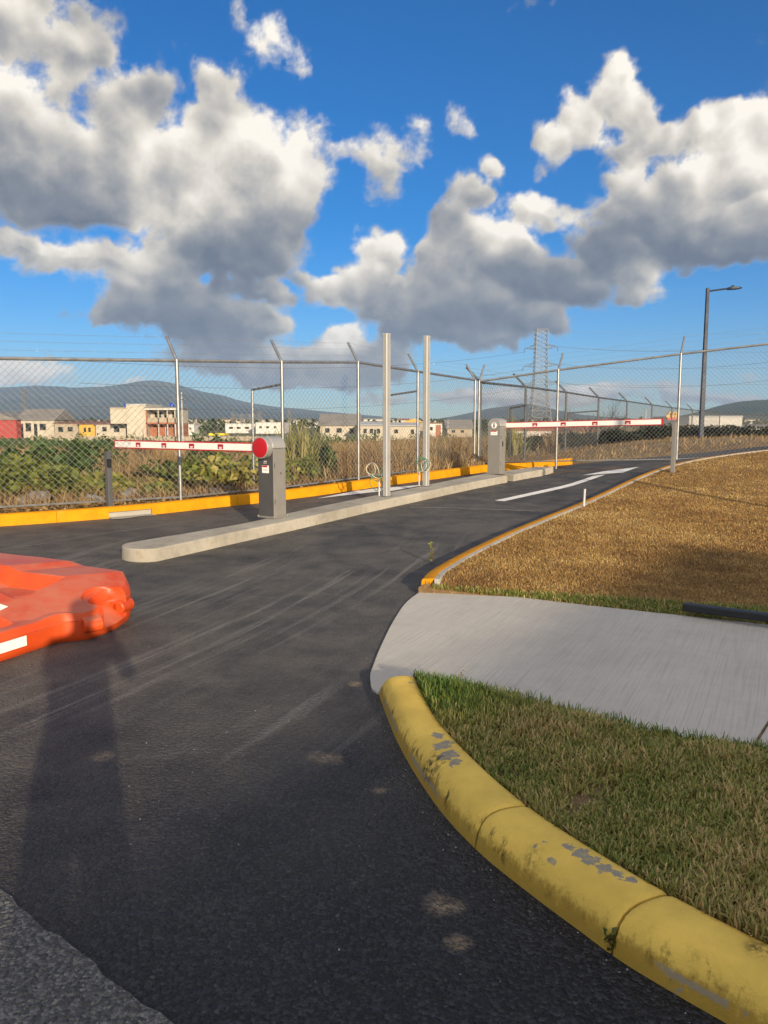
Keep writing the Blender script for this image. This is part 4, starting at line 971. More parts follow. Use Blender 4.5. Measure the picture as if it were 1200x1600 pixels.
# reflective strips
def onface(pts, name, mtl):
    m2 = MB(); m2.add([tuple(p) for p in pts], [tuple(range(len(pts)))]); o = m2.build(name, mtl); sd = o.modifiers.new('thickness', 'SOLIDIFY'); sd.thickness = .003; sd.offset = 1; under(o, wb)
f0 = np.array([-2.40, 4.68]); dirF = (np.array([-2.21, 5.12]) - f0); dirF /= np.linalg.norm(dirF); nF = np.array([dirF[1], -dirF[0]])
def fp(s, z): q = f0 + dirF * s + nF * .012; return (q[0], q[1], z)
onface([fp(-.30, .075), fp(.19, .075), fp(.19, .140), fp(-.30, .140)], 'reflector', M['reflector'])
m2 = MB()
q0 = np.array([-2.62, 5.02])
for s in (0,): 
    C = [q0, q0 + AXB * .02 + np.array([-.06, -.14])]
q = [np.array(v) for v in ((-2.56, 5.13), (-2.80, 5.20), (-2.82, 5.14), (-2.58, 5.07))]
onface([(p[0], p[1], .004 + float(hgt(p[None])[0]) + .006) for p in q], 'reflector', M['reflector'])

# ------------------------------------------------------------------ mountains
def range_(name, ridge, D, near, mtl, seed, nx=260, ny=46):
    xs = np.array([p[0] for p in ridge], float); hs = np.array([at(p[0], p[1], D).z - FIELD_Z for p in ridge]); pxs = np.linspace(xs[0], xs[-1], nx)
    Hr = np.interp(pxs, xs, hs); Hr = np.convolve(np.pad(Hr, 4, mode='edge'), np.ones(9) / 9, 'valid'); rows = []
    bx = np.array([pxx(p, 1.0) for p in pxs])
    for j in range(ny):
        t = j / (ny - 1); Y = near + (D * 1.12 - near) * t; tr = (Y - near) / (D - near)
        prof = np.where(tr <= 1, np.clip(tr, 0, 1) ** 1.7, 1 - (tr - 1) * 1.5)
        X = bx * Y; k = 9.0 / D
        n1 = fbm(X * k * 1.1, np.full(nx, Y * k * .45), 5, .55, seed, True); n2 = fbm(X * k * 3.6 + 9, np.full(nx, Y * k * 1.7), 4, .55, seed + 7)
        amp = np.sin(np.clip(tr, 0, 1) * np.pi) * .26 + .025
        z = FIELD_Z + np.maximum(0, Hr * prof * (1 + amp * (n1 * 1.0 + .55 * n2)))
        rows.append([(X[i], Y, float(z[i]) - (8 if j == 0 else 0)) for i in range(nx)])
    m_ = MB(); m_.grid(rows); return tag(m_.build(name, mtl, smooth=True), kind='structure')
def hill_mat(name, a, b, c, sc):
    t = NT(name); p = t.pos(); n1 = t.noise(p, sc, 9, .68); n2 = t.noise(p, sc * 7, 6, .7)
    col = t.mix(t.rng(n1, .38, .60), a, b); col = t.mix(t.rng(n2, .56, .66, 0, .75), col, c); return t.fin(col, .95, 0, .1)
M['hill'] = hill_mat('mountain_slope', (.014, .034, .018), (.060, .070, .030), (.26, .22, .12), .0011)
M['hill2'] = hill_mat('hill_slope', (.022, .040, .016), (.050, .066, .026), (.10, .10, .045), .004)
range_('mountains', [(-500, 640), (-300, 620), (-150, 604), (0, 606), (60, 601), (110, 606), (160, 604), (205, 599), (245, 593), (268, 597), (300, 606), (340, 616), (380, 627), (430, 635), (480, 640), (540, 646), (600, 651), (650, 657), (720, 661)], 9500, 3600, M['hill'], 3)
range_('mountains', [(600, 661), (660, 658), (700, 652), (730, 646), (765, 638), (790, 635), (815, 630), (840, 634), (870, 641), (905, 648), (950, 652), (1010, 655), (1100, 660)], 7000, 3600, M['hill'], 13)
range_('hills', [(900, 660), (1010, 657), (1050, 652), (1090, 643), (1120, 634), (1150, 628), (1180, 625), (1210, 623), (1270, 620), (1400, 628), (1560, 640)], 3600, 1700, M['hill2'], 23)

# ------------------------------------------------------------------ the town across the field
P_ = {}
def paint(name, col, **k):
    if name not in P_: P_[name] = simple(name, col, .8, 0, .12, .6, dirt=.18, **k)
    return P_[name]
CREAM, WHITE, BEIGE, YEL = paint('cream_wall', (.47, .42, .33)), paint('white_wall', (.60, .58, .53)), paint('beige_wall', (.36, .30, .22)), paint('ochre_wall', (.60, .36, .06))
REDW, ROOF, RUST, TERRA = paint('red_wall', (.34, .055, .05)), paint('grey_sheet_roof', (.20, .19, .175)), paint('rusty_sheet_roof', (.17, .085, .06)), paint('terracotta_wall', (.34, .12, .06))
PALE, GLASS, BLUE = paint('pale_sheet_roof', (.42, .43, .43)), simple('dark_window_glass', (.022, .026, .03), .15), simple('blue_water_tank', (.012, .06, .32), .4)
def house(label, x0, x1, yt, Y, depth, wall, roof, rooftype='shed', wins=(), cat='house', group='houses across the field', name='house', base=None, doors=()):
    """x0..x1, yt: where its front stands on the photograph; Y: metres away"""
    a, b = at(x0, yt, Y), at(x1, yt, Y); base = FIELD_Z - .05 if base is None else base; H = a.z - base; W = b.x - a.x
    r_ = empty(name, (a.x, Y, base), label, cat, group)
    m_ = MB(); m_.box((W / 2, depth / 2, H / 2), (W, depth, H)); m_.build('wall', wall, r_)
    m_ = MB(); e = .35
    if rooftype == 'shed': m_.add([(-e, -e, H + .02), (W + e, -e, H + .02), (W + e, depth + e, H + .55), (-e, depth + e, H + .55), (-e, -e, H + .14), (W + e, -e, H + .14), (W + e, depth + e, H + .67), (-e, depth + e, H + .67)], [(0, 3, 2, 1), (4, 5, 6, 7), (0, 1, 5, 4), (1, 2, 6, 5), (2, 3, 7, 6), (3, 0, 4, 7)])
    elif rooftype == 'gable_x':                            # ridge runs left to right
        h = depth * .22; m_.add([(-e, -e, H), (W + e, -e, H), (W + e, depth / 2, H + h), (-e, depth / 2, H + h), (W + e, depth + e, H), (-e, depth + e, H), (-e, -e, H - .12), (W + e, -e, H - .12)], [(0, 1, 2, 3), (3, 2, 4, 5), (0, 3, 5), (1, 4, 2), (6, 7, 1, 0)])
    elif rooftype == 'gable_y':
        h = W * .20; m_.add([(-e, -e, H), (W + e, -e, H), (W / 2, -e, H + h), (-e, depth + e, H), (W + e, depth + e, H), (W / 2, depth + e, H + h)], [(0, 1, 2), (3, 5, 4), (0, 2, 5, 3), (1, 4, 5, 2)])
    else: m_.box((W / 2, depth / 2, H + .12), (W + .12, depth + .12, .24))
    m_.build('roof', roof, r_)
    for (u0, u1, v0, v1) in wins:                           # in photograph pixels
        p, q = at(u0, v0, Y), at(u1, v1, Y); cx, cz = (p.x + q.x) / 2 - a.x, (p.z + q.z) / 2 - base; w_, h_ = abs(q.x - p.x), abs(p.z - q.z)
        m_ = MB(); m_.box((cx, -.02, cz), (w_ + .14, .10, h_ + .14)); f = m_.build('window', wall if wall is not WHITE else CREAM, r_)
        m_ = MB(); m_.box((cx, -.045, cz), (w_, .09, h_)); g = m_.build('pane', GLASS, f)
    for (u0, u1, v0, mt) in doors:
        p, q = at(u0, v0, Y), at(u1, v0, Y); m_ = MB(); m_.box(((p.x + q.x) / 2 - a.x, -.03, (p.z - base) / 2), (q.x - p.x, .10, p.z - base)); m_.build('door', mt, r_)
    return r_, a, W, H
house('red shed with a low gable at the left edge of the town', -40, 25, 656, 150, 9, REDW, ROOF, 'gable_y')
house('long cream house under a wide grey sheet roof beside the red shed', 26, 84, 656, 152, 10, CREAM, ROOF, 'gable_x', wins=((40, 49, 661, 674), (62, 72, 662, 672)), doors=((30, 36, 662, GLASS), (53, 58, 662, GLASS)))
house('low grey house under a rusty roof left of the ochre front', 85, 122, 662, 150, 9, BEIGE, RUST, 'shed', wins=((91, 99, 667, 675), (106, 114, 667, 674)))
house('small ochre yellow house front with two dark windows', 123.5, 148, 663, 149, 8, YEL, RUST, 'shed', wins=((131, 135, 668, 675), (138, 142, 668, 675)))
house('low beige house with two windows left of the white two storey house', 149.5, 196, 663, 148, 8, CREAM, RUST, 'shed', wins=((160, 167, 667, 674), (178, 187, 666, 675)))
# the two-storey white house with its tanks and balcony
Yh = 144; hs_, a_, W_h, H_h = house('white two storey house with a red brick porch and a shaded balcony', 197, 228, 633, Yh, 10, CREAM, PALE, 'flat', name='house', group=None)
def loc_x(px): return at(px, 660, Yh).x - a_.x
def loc_z(py): return at(200, py, Yh).z - a_.z + H_h
def hpart(name, x0, x1, y0, y1, d0, d1, mtl, par=None):
    m_ = MB(); m_.box(((loc_x(x0) + loc_x(x1)) / 2, (d0 + d1) / 2, (loc_z(y0) + loc_z(y1)) / 2), (loc_x(x1) - loc_x(x0), d1 - d0, loc_z(y0) - loc_z(y1))); return m_.build(name, mtl, par or hs_)
hpart('wing', 171, 196.9, 638, 662, .6, 9, CREAM); hpart('parapet', 170, 197.5, 636.5, 638, .5, 9.1, BEIGE)
hpart('upper_wall', 228.1, 274, 640, 661, 2.6, 9.5, CREAM); hpart('ground_wall', 228.1, 274, 661, 686, 2.2, 9.5, TERRA)
hpart('balcony_floor', 228.1, 275, 660, 662.5, -.2, 2.6, TERRA); hpart('balcony_wall', 231, 275, 653, 660, -.2, 0, BEIGE); hpart('balcony_roof', 227.5, 277, 636, 638, -.5, 9.6, ROOF); hpart('fascia', 227.5, 277, 638, 640.5, -.45, -.3, WHITE)
for q in (229.5, 248, 262, 274): hpart('column', q - .8, q + .8, 640, 686, -.2, .1, TERRA if q < 240 else CREAM)
for q0, q1 in ((236, 246), (251, 257), (264, 271)): hpart('window', q0, q1, 643, 652, 2.5, 2.62, GLASS)
hpart('door', 253, 257, 667, 684, 2.1, 2.22, WHITE)
for px_, py_, rr in ((184, 638, 4.3), (258, 636, 4.0)):
    m_ = MB(); c = Vector((loc_x(px_), 5.0, loc_z(py_))); R_ = rr / F * Yh; m_.tube([c + Vector((0, 0, z)) for z in (0, .05, R_ * 1.35, R_ * 1.75, R_ * 2.05)], [R_ * .95, R_, R_, R_ * .72, R_ * .25], 18); o = m_.build('water_tank', BLUE, smooth=True)
    o.location = Vector(hs_.location); tag(o, 'blue plastic water tank ' + ('on the left wing of the white two storey house' if px_ < 200 else 'above the balcony roof of the white two storey house'), 'water tank', 'water tanks on the roof')
house('little white block right of the utility pole', 285, 303, 664, 190, 8, WHITE, PALE, 'flat', wins=((289, 292, 668, 671), (296, 299, 668, 671)))
house('long white factory block with a flat roof', 352, 398, 663, 230, 14, WHITE, PALE, 'flat', wins=((358, 364, 667, 670), (370, 376, 667, 670), (383, 389, 667, 670)))
house('tall white box building right of the factory block', 399.5, 442, 661, 220, 14, WHITE, PALE, 'flat', wins=((405, 409, 666, 669), (416, 420, 666, 669), (428, 432, 666, 669)))
house('cream house with a grey roof behind the reeds', 500, 561, 664, 135, 9, CREAM, ROOF, 'gable_x', wins=((508, 515, 669, 676), (526, 534, 669, 676), (546, 553, 669, 677)))
house('cream house with a pale blue roof and three windows left of the near mast', 563, 601, 665, 128, 8, CREAM, PALE, 'shed', wins=((568, 573, 670, 677), (578, 583, 670, 677), (589, 594, 670, 677)), doors=((584.5, 587.5, 671, GLASS),))
house('long low house under a pale sheet roof between the two masts', 606, 656, 666, 132, 9, CREAM, PALE, 'shed', wins=((616, 622, 671, 677), (642, 647, 671, 678)))
house('tan house with a hipped roof standing above the long low house', 632, 662, 660, 165, 9, BEIGE, YEL, 'gable_y')
house('white house with an orange gable right of the far mast', 668, 691, 662, 150, 8, WHITE, RUST, 'flat', wins=((672, 676, 667, 672),), doors=((681, 689, 664, TERRA),))
house('small low house left of the fence corner', 699, 738, 669, 160, 8, BEIGE, ROOF, 'gable_x', wins=((706, 711, 672, 676), (720, 725, 672, 676)))
house('pale pink low building behind the far boom', 790, 862, 673, 105, 9, WHITE, TERRA, 'shed', base=-.9, wins=((808, 815, 677, 682),))
house('long pale building with a pink roof beyond the bare shrubs', 872, 945, 675, 118, 9, CREAM, TERRA, 'shed', base=-.9)
wh, aw, Ww, Hw = house('large white warehouse with one dark opening at the right', 1077, 1160, 652, 120, 16, WHITE, PALE, 'flat', cat='warehouse', name='warehouse', group=None, base=-.9, wins=((1096, 1115, 668, 673),))
house('long low white building right of the warehouse', 1162, 1260, 669, 140, 10, WHITE, ROOF, 'shed', cat='building', name='building', group=None, base=-.9, wins=((1172, 1180, 673, 677), (1192, 1200, 673, 677)))
# yellow canopy
p, q = at(326, 677, 120), at(351, 680.5, 120); r_ = empty('canopy', (p.x, 120, FIELD_Z), 'flat yellow canopy on thin posts at the edge of the town', 'canopy'); w_ = q.x - p.x; h_ = p.z - FIELD_Z
m_ = MB(); m_.box((w_ / 2, 1.5, h_ - .17), (w_, 3, .34)); m_.build('roof', paint('canopy_yellow', (.66, .50, .03)), r_)
for k in (.15, w_ - .15):
    m_ = MB(); m_.cyl((k, .15, -.1), (k, .15, h_ - .34), .07, 8); m_.build('post', M['steel'], r_)
# boundary walls
def low_wall(label, x0, x1, y, Y, mtl, posts=0, t=.25, base=None):
    a, b = at(x0, y, Y), at(x1, y, Y); z0 = verge_z(0, min(Y, 100)) - .3 if base is None else base; r_ = empty('boundary_wall', (a.x, Y, z0), label, 'wall')
    m_ = MB(); m_.box(((b.x - a.x) / 2, 0, (a.z - z0) / 2), (b.x - a.x, t, a.z - z0)); m_.build('panel', mtl, r_)
    n_ = posts
    for i in range(n_):
        m_ = MB(); m_.box(((b.x - a.x) * (i + .5) / n_, -t / 2 - .04, (a.z - z0) / 2 + .08), (.3, .08, a.z - z0 + .16)); m_.build('post', mtl, r_)
low_wall('pale low boundary wall with posts in front of the houses on the left', 48, 440, 682, 128, BEIGE, 26)
low_wall('grey concrete yard wall in front of the white warehouse', 1098, 1215, 677, 100, paint('grey_wall', (.30, .29, .27)), 8, base=-.9)

# ------------------------------------------------------------------ poles, pylon, wires
def utility_pole(px, yt, Y, label, r=.14, arm=True):
    p = at(px, yt, Y); r_ = empty('utility_pole', (p.x, Y, FIELD_Z), label, 'utility pole', 'utility poles in the town'); H = p.z - FIELD_Z
    m_ = MB(); m_.cyl((0, 0, -.3), (0, 0, H), r, 8, r * .65); m_.build('pole', P_['pale_sheet_roof'], r_, smooth=True)
    if arm:
        for k in (.35, 1.1):
            m_ = MB(); m_.box((0, -.16, H - k), (1.7, .10, .12)); m_.build('crossarm', M['darksteel'], r_)
    return Vector((p.x, Y, p.z))
u1 = utility_pole(283.5, 613, 118, 'concrete utility pole right behind the white two storey house'); u2 = utility_pole(1009, 640, 95, 'pale utility pole right of the bare shrubs', .16, False); u3 = utility_pole(947, 652, 140, 'slim utility pole above the bare shrubs', .12)
u4 = utility_pole(622, 655, 150, 'thin utility pole between the two masts', .10, False); u5 = utility_pole(700, 655, 160, 'thin utility pole left of the fence corner', .10)
def lattice(m_, c, w0, w1, z0, z1, n, r):
    for i in range(n):
        a, b = i / n, (i + 1) / n; za, zb = z0 + (z1 - z0) * a, z0 + (z1 - z0) * b; wa, wb = w0 + (w1 - w0) * a, w0 + (w1 - w0) * b
        A = [(c[0] + sx * wa / 2, c[1] + sy * wa / 2, za) for sx, sy in ((-1, -1), (1, -1), (1, 1), (-1, 1))]; B = [(c[0] + sx * wb / 2, c[1] + sy * wb / 2, zb) for sx, sy in ((-1, -1), (1, -1), (1, 1), (-1, 1))]
        for k in range(4):
            m_.tube([A[k], B[k]], r, 4, False); m_.tube([A[k], B[(k + 1) % 4]], r * .6, 4, False); m_.tube([A[(k + 1) % 4], B[k]], r * .6, 4, False); m_.tube([B[k], B[(k + 1) % 4]], r * .6, 4, False)
Yp = 300; pt = at(846, 515, Yp); pyl = empty('power_pylon', (pt.x, Yp, FIELD_Z), 'tall steel lattice power pylon behind the fence corner', 'pylon')
HP = pt.z - FIELD_Z; zz = lambda py: at(846, py, Yp).z - FIELD_Z
M['pylon'] = simple('pylon_steel', (.19, .19, .185), .6, .3, .1, 1)
m_ = MB(); lattice(m_, (0, 0), 8.4, 4.9, 0, zz(600), 7, .14); lattice(m_, (0, 0), 4.9, 4.1, zz(600), HP, 12, .13); m_.build('lattice_body', M['pylon'], pyl)
TIPS = []
for py_, ln, in ((541, 3.9), (569, 4.3), (598, 4.6)):
    for s in (-1, 1):
        z = zz(py_) ; m_ = MB(); tip_ = Vector((s * (2.3 + ln), 0, z - (.9 if s < 0 else .2)))
        for sy in (-1, 1):
            m_.tube([(s * 2.3, sy * 2.2, z + .6), tip_], .10, 4, False); m_.tube([(s * 2.3, sy * 2.2, z - 1.0), tip_], .10, 4, False); m_.tube([(s * 2.3, sy * 2.2, z + .6), (s * (2.3 + ln / 2), sy * 1.1, z - .8)], .06, 4, False)
        m_.build('crossarm', M['pylon'], pyl); TIPS.append((s, tip_ + Vector((pt.x, Yp, FIELD_Z))))
        m_ = MB(); m_.tube([tip_ + Vector((0, 0, -.1)), tip_ + Vector((s * .3, -.4, -1.6))], .10, 6); m_.build('insulator', M['darksteel'], pyl)
M['cable'] = simple('aluminium_cable', (.07, .075, .085), .5, .3)
def wire(A, B, sag, r, label, group):
    A, B = Vector(A), Vector(B); m_ = MB(); m_.tube([A.lerp(B, t) - Vector((0, 0, 4 * sag * t * (1 - t))) for t in np.linspace(0, 1, 20)], r, 4, False)
    o = m_.build('power_cable', M['cable']); tag(o, label, 'cable', group)
G1 = 'cables strung from the pylon'
for k, (s, t_) in enumerate(TIPS):
    lvl = ('top', 'middle', 'lowest')[k // 2]
    if s < 0: wire(t_ + Vector((0, 0, -1.2)), (t_.x - 120, t_.y - 130, t_.z - 15 + 1.0 * k), 3.5, .045, f'cable running down left from the {lvl} arm of the pylon', G1)
    else:
        wire(t_ + Vector((0, 0, -.4)), at(1500, 541 + 22 * (k // 2), 330), 2.0, .05, f'cable running level to the right from the {lvl} arm of the pylon', G1)
        wire(t_ + Vector((-4, 0, .8)), at(1480, 480 + 14 * k, 190), 5.0, .04, f'cable climbing to the upper right from the {lvl} arm of the pylon', G1)
wire(at(846, 516, Yp), at(1500, 508, 330), 2.5, .035, 'thin earth wire from the tip of the pylon to the right', None)
for k in range(4): wire(u1 + Vector((0, 0, -.35 - .25 * k)), at(660, 668 + 1.2 * k, 150), 1.2, .018, 'service cable sagging right from the concrete utility pole', 'cables between the utility poles')
for k in range(2): wire(u1 + Vector((0, 0, -.35 - .5 * k)), at(-60, 650 + 4 * k, 118), 1.0, .018, 'service cable running left from the concrete utility pole', 'cables between the utility poles')
# lattice mast far left and the substation gantry
p = at(37, 609, 240); m_ = MB(); lattice(m_, (0, 0), 1.5, .9, 0, p.z - FIELD_Z, 12, .05); o = m_.build('radio_mast', M['pylon']); o.location = (p.x, 240, FIELD_Z); tag(o, 'thin lattice mast rising behind the long cream house', 'mast')
gz = empty('substation_gantry', (at(364, 645, 250).x, 250, FIELD_Z), 'steel substation gantry of slim lattice posts and beams above the white blocks', 'gantry'); hx = lambda px: at(px, 650, 250).x - gz.location.x; hz = lambda py: at(364, py, 250).z - FIELD_Z
for q in (364, 378, 392, 406):
    m_ = MB(); lattice(m_, (hx(q), 0), .9, .7, 0, hz(643 if q in (364, 406) else 647), 10, .06); m_.build('lattice_post', M['pylon'], gz)
for py_ in (648, 653):
    m_ = MB()
    for sy in (-.35, .35): m_.tube([(hx(364), sy, hz(py_)), (hx(406), sy, hz(py_))], .06, 4); m_.tube([(hx(364), sy, hz(py_ + 2)), (hx(406), sy, hz(py_ + 2))], .06, 4)
    for i in range(16): a_1 = hx(364) + (hx(406) - hx(364)) * i / 16; b_1 = hx(364) + (hx(406) - hx(364)) * (i + 1) / 16; m_.tube([(a_1, -.35, hz(py_)), (b_1, -.35, hz(py_ + 2))], .04, 4, False)
    m_.build('beam', M['pylon'], gz)
for px_, yt in ((243, 646), (247, 640), (395, 640), (452, 640)):
    p = at(px_, yt, 255); m_ = MB(); lattice(m_, (0, 0), 1.3, .6, 0, p.z - FIELD_Z, 10, .05); o = m_.build('lattice_mast', M['pylon']); o.location = (p.x, 255, FIELD_Z); tag(o, {243: 'short lattice mast behind the balcony roof', 247: 'taller lattice mast behind the balcony roof', 395: 'lattice mast standing among the substation posts', 452: 'lattice mast above the reeds right of the white box building'}[px_], 'mast', 'lattice masts of the substation')

# street lamp beyond the fence
Yl = 26.5; a = at(1106, 450, Yl); bz = verge_z(a.x, Yl) - .05; r_ = empty('street_lamp', (a.x, Yl, bz), 'tall dark street lamp with a single arm beyond the right fence', 'street lamp'); HL = a.z - bz
m_ = MB(); 
for k in range(1): m_.prism([(-.072, -.072), (.072, -.072), (.072, .072), (-.072, .072)], 0, .02)
vs = [(sx * w, sy * w, z) for w, z in ((.074, .02), (.048, HL)) for sx, sy in ((-1, -1), (1, -1), (1, 1), (-1, 1))]; m_.add(vs, [(0, 1, 5, 4), (1, 2, 6, 5), (2, 3, 7, 6), (3, 0, 4, 7), (4, 5, 6, 7)])
m_.build('pole', M['lamp'], r_, bevel=.012)
m_ = MB(); m_.cyl((.05, 0, HL - .10), (.66, -.02, HL - .02), .030, 8); m_.build('arm', M['lamp'], r_, smooth=True)
m_ = MB(); m_.add([(x, y * w, z) for x, w, zt, zb in ((.62, .05, .0, -.05), (.74, .13, .035, -.05), (1.0, .14, .025, -.035), (1.12, .08, .012, -.02)) for y in (-1, 1) for z in (HL + zt, HL + zb)], [(0, 1, 3, 2)] + [f for k in range(3) for f in ((4*k, 4*k+4, 4*k+5, 4*k+1), (4*k+2, 4*k+3, 4*k+7, 4*k+6), (4*k, 4*k+2, 4*k+6, 4*k+4), (4*k+1, 4*k+5, 4*k+7, 4*k+3))] + [(12, 14, 15, 13)]); hd = m_.build('lamp_head', M['lamp'], r_, bevel=.006)
m_ = MB(); m_.cyl((.84, 0, HL + .02), (.84, 0, HL + .09), .042, 12); q = m_.build('photocell', M['lamp'], r_, smooth=True); q.parent = hd
# arches sign, far behind the sensor post
Ya = 60; c = at(1050, 656, Ya); k_ = Ya / F; r_ = empty('roadside_sign', (c.x, Ya, verge_z(c.x, Ya)), 'small roadside sign with twin yellow arches on a red base', 'sign'); hb = c.z - r_.location.z
m_ = MB(); m_.cyl((0, 0, -.1), (0, 0, hb - .02), .10, 8); m_.build('pole', M['post'], r_)
m_ = MB(); m_.box((0, 0, hb + 1.5 * k_), (17 * k_, .30, 4.0 * k_)); m_.build('base_panel', simple('sign_red', (.55, .03, .02), .4), r_, bevel=.02)
m_ = MB(); th = 2.2 * k_
for s in (-1, 1):
    cx = s * 3.4 * k_; pts = [(cx + 3.2 * k_ * math.cos(t_), hb + 3.5 * k_ + 8.2 * k_ * math.sin(t_) ** .9 if math.sin(t_) > 0 else hb + 3.5 * k_) for t_ in np.linspace(0, math.pi, 18)]
    for (xa, za), (xb, zb) in zip(pts[:-1], pts[1:]): m_.bar((xa, -.02 * s, za), (xb, -.02 * s, zb), .26, th, up=(0, 1, 0) if False else (0, 0, 1))
m_.build('arches', simple('sign_yellow', (.72, .42, .02), .4), r_)

# ------------------------------------------------------------------ behind the viewer: the restaurant whose roof throws the shade, a lamp pole, the photographer
c0 = Vector((11.95, -14.35)); dl = Vector((-.53, -.847)); nb = Vector((.847, -.53)); bz = 0
def bpt(u, v, z): q = c0 + dl * u + nb * v; return (q.x, q.y, z)
def bbox(m_, u0, u1, v0, v1, z0, z1): m_.add([bpt(u, v, z) for z in (z0, z1) for v in (v0, v1) for u in (u0, u1)], [(0, 2, 3, 1), (4, 5, 7, 6), (0, 1, 5, 4), (2, 6, 7, 3), (0, 4, 6, 2), (1, 3, 7, 5)])
r_ = empty('restaurant', (c0.x, c0.y, 0), 'flat roofed restaurant building behind the viewer', 'building')
m_ = MB(); bbox(m_, .15, 7.95, .15, 13.85, -.1, 5.4); under(m_.build('wall', BEIGE), r_)
m_ = MB(); bbox(m_, 0, 8.1, 0, 14, 5.4, 6.0); under(m_.build('parapet', ROOF), r_)
for i in range(2):
    m_ = MB(); bbox(m_, .8 + 3.6 * i, 3.6 + 3.6 * i, .06, .2, .9, 2.9); under(m_.build('window', GLASS), r_)
# pole whose shadow crosses the lawn
e = G(1000, 753, .13); e2 = G(1200, 775, .13); sd = Vector((-SUNV.x, -SUNV.y)).normalized(); ft = Vector((e.x, e.y)) - sd * 9.0
r_ = empty('lamp_pole', (ft.x, ft.y, float(road_z(ft.x, ft.y)) + .1), 'slim lamp pole standing on the lawn outside the frame', 'lamp pole')
m_ = MB(); m_.cyl((0, 0, -.2), (0, 0, 4.3), .065, 10, .045); m_.build('pole', M['lamp'], r_, smooth=True)
m_ = MB(); m_.box((.4, 0, 4.33), (.9, .22, .07)); m_.build('lamp_head', M['lamp'], r_, bevel=.01)

def photographer():
    J = {'pelvis': (0, 0, .95, .150), 'waist': (0, 0, 1.10, .135), 'chest': (0, .02, 1.32, .155), 'neck': (0, .03, 1.50, .062), 'chin': (0, .06, 1.58, .075), 'head': (0, .05, 1.68, .098), 'crown': (0, .045, 1.75, .07)}
    E = [('pelvis', 'waist'), ('waist', 'chest'), ('chest', 'neck'), ('neck', 'chin'), ('chin', 'head'), ('head', 'crown')]
    for s, n_ in ((-1, 'a'), (1, 'b')):
        J.update({n_ + 'hip': (s * .10, 0, .90, .105), n_ + 'knee': (s * .115, .02, .50, .062), n_ + 'ankle': (s * .12, -.01, .09, .043), n_ + 'toe': (s * .14, .15, .035, .035), n_ + 'sho': (s * .185, .02, 1.42, .062), n_ + 'elb': (s * .25, .16, 1.22, .043), n_ + 'wri': (s * .085, .33, 1.42, .030), n_ + 'palm': (s * .065, .36, 1.475, .030)})
        E += [('pelvis', n_ + 'hip'), (n_ + 'hip', n_ + 'knee'), (n_ + 'knee', n_ + 'ankle'), (n_ + 'ankle', n_ + 'toe'), ('chest', n_ + 'sho'), (n_ + 'sho', n_ + 'elb'), (n_ + 'elb', n_ + 'wri'), (n_ + 'wri', n_ + 'palm')]
    ks = list(J); me = bpy.data.meshes.new('person'); me.from_pydata([J[k][:3] for k in ks], [(ks.index(a), ks.index(b)) for a, b in E], [])
    o = bpy.data.objects.new('person', me); COL.objects.link(o); o.location = (.06, -.44, 0)
    md = o.modifiers.new('skin', 'SKIN'); sub = o.modifiers.new('smooth', 'SUBSURF'); sub.levels = sub.render_levels = 2
    for i, k in enumerate(ks): me.skin_vertices[0].data[i].radius = (J[k][3], J[k][3]); me.skin_vertices[0].data[i].use_root = (k == 'pelvis')
    me.materials.append(simple('dark_clothing', (.05, .055, .07), .9)); tag(o, 'person in dark clothes taking the photograph', 'person')
photographer()

# ------------------------------------------------------------------ plants
def leaves(name, Cn, size, mtl, parent=None, asp=.55, tint=None, up=.3, fold=.25, stuff=False, r_=None):
    """one mesh of many separate leaves: Cn (n,3) centres, size (n,)"""
    r_ = r_ or rng; n = len(Cn); size = np.broadcast_to(size, (n,))
    nrm = r_.normal(size=(n, 3)); nrm[:, 2] = np.abs(nrm[:, 2]) + up; nrm /= np.linalg.norm(nrm, axis=1)[:, None]
    a = r_.normal(size=(n, 3)); a -= nrm * (a * nrm).sum(1)[:, None]; a /= np.linalg.norm(a, axis=1)[:, None]; b = np.cross(nrm, a)
    s = size[:, None]; k = asp * s * .5
    V = np.stack([Cn - a * s * .5, Cn - a * s * .1 + b * k + nrm * k * fold, Cn + a * s * .5 - nrm * s * .12, Cn - a * s * .1 - b * k + nrm * k * fold], 1).reshape(-1, 3)
    i = np.arange(n)[:, None] * 4; Fq = np.concatenate([i + [0, 1, 2], i + [0, 2, 3]], 0)
    tint = r_.random(n) if tint is None else tint
    o = np_mesh(name, V, Fq, mtl, {'tint': np.repeat(np.clip(tint, 0, 1), 4)})
    if parent: o.parent = parent
    return o
def blob_points(blobs, n, r_=None, shell=.45):
    """points through a union of ellipsoids (cx,cy,cz,rx,ry,rz), thicker near their skins"""
    r_ = r_ or rng; w = np.array([b[3] * b[5] for b in blobs]); k = r_.choice(len(blobs), n, p=w / w.sum()); B = np.array(blobs)[k]
    d = r_.normal(size=(n, 3)); d /= np.linalg.norm(d, axis=1)[:, None]; rad = r_.random(n)[:, None] ** shell
    return B[:, :3] + d * rad * B[:, 3:], k
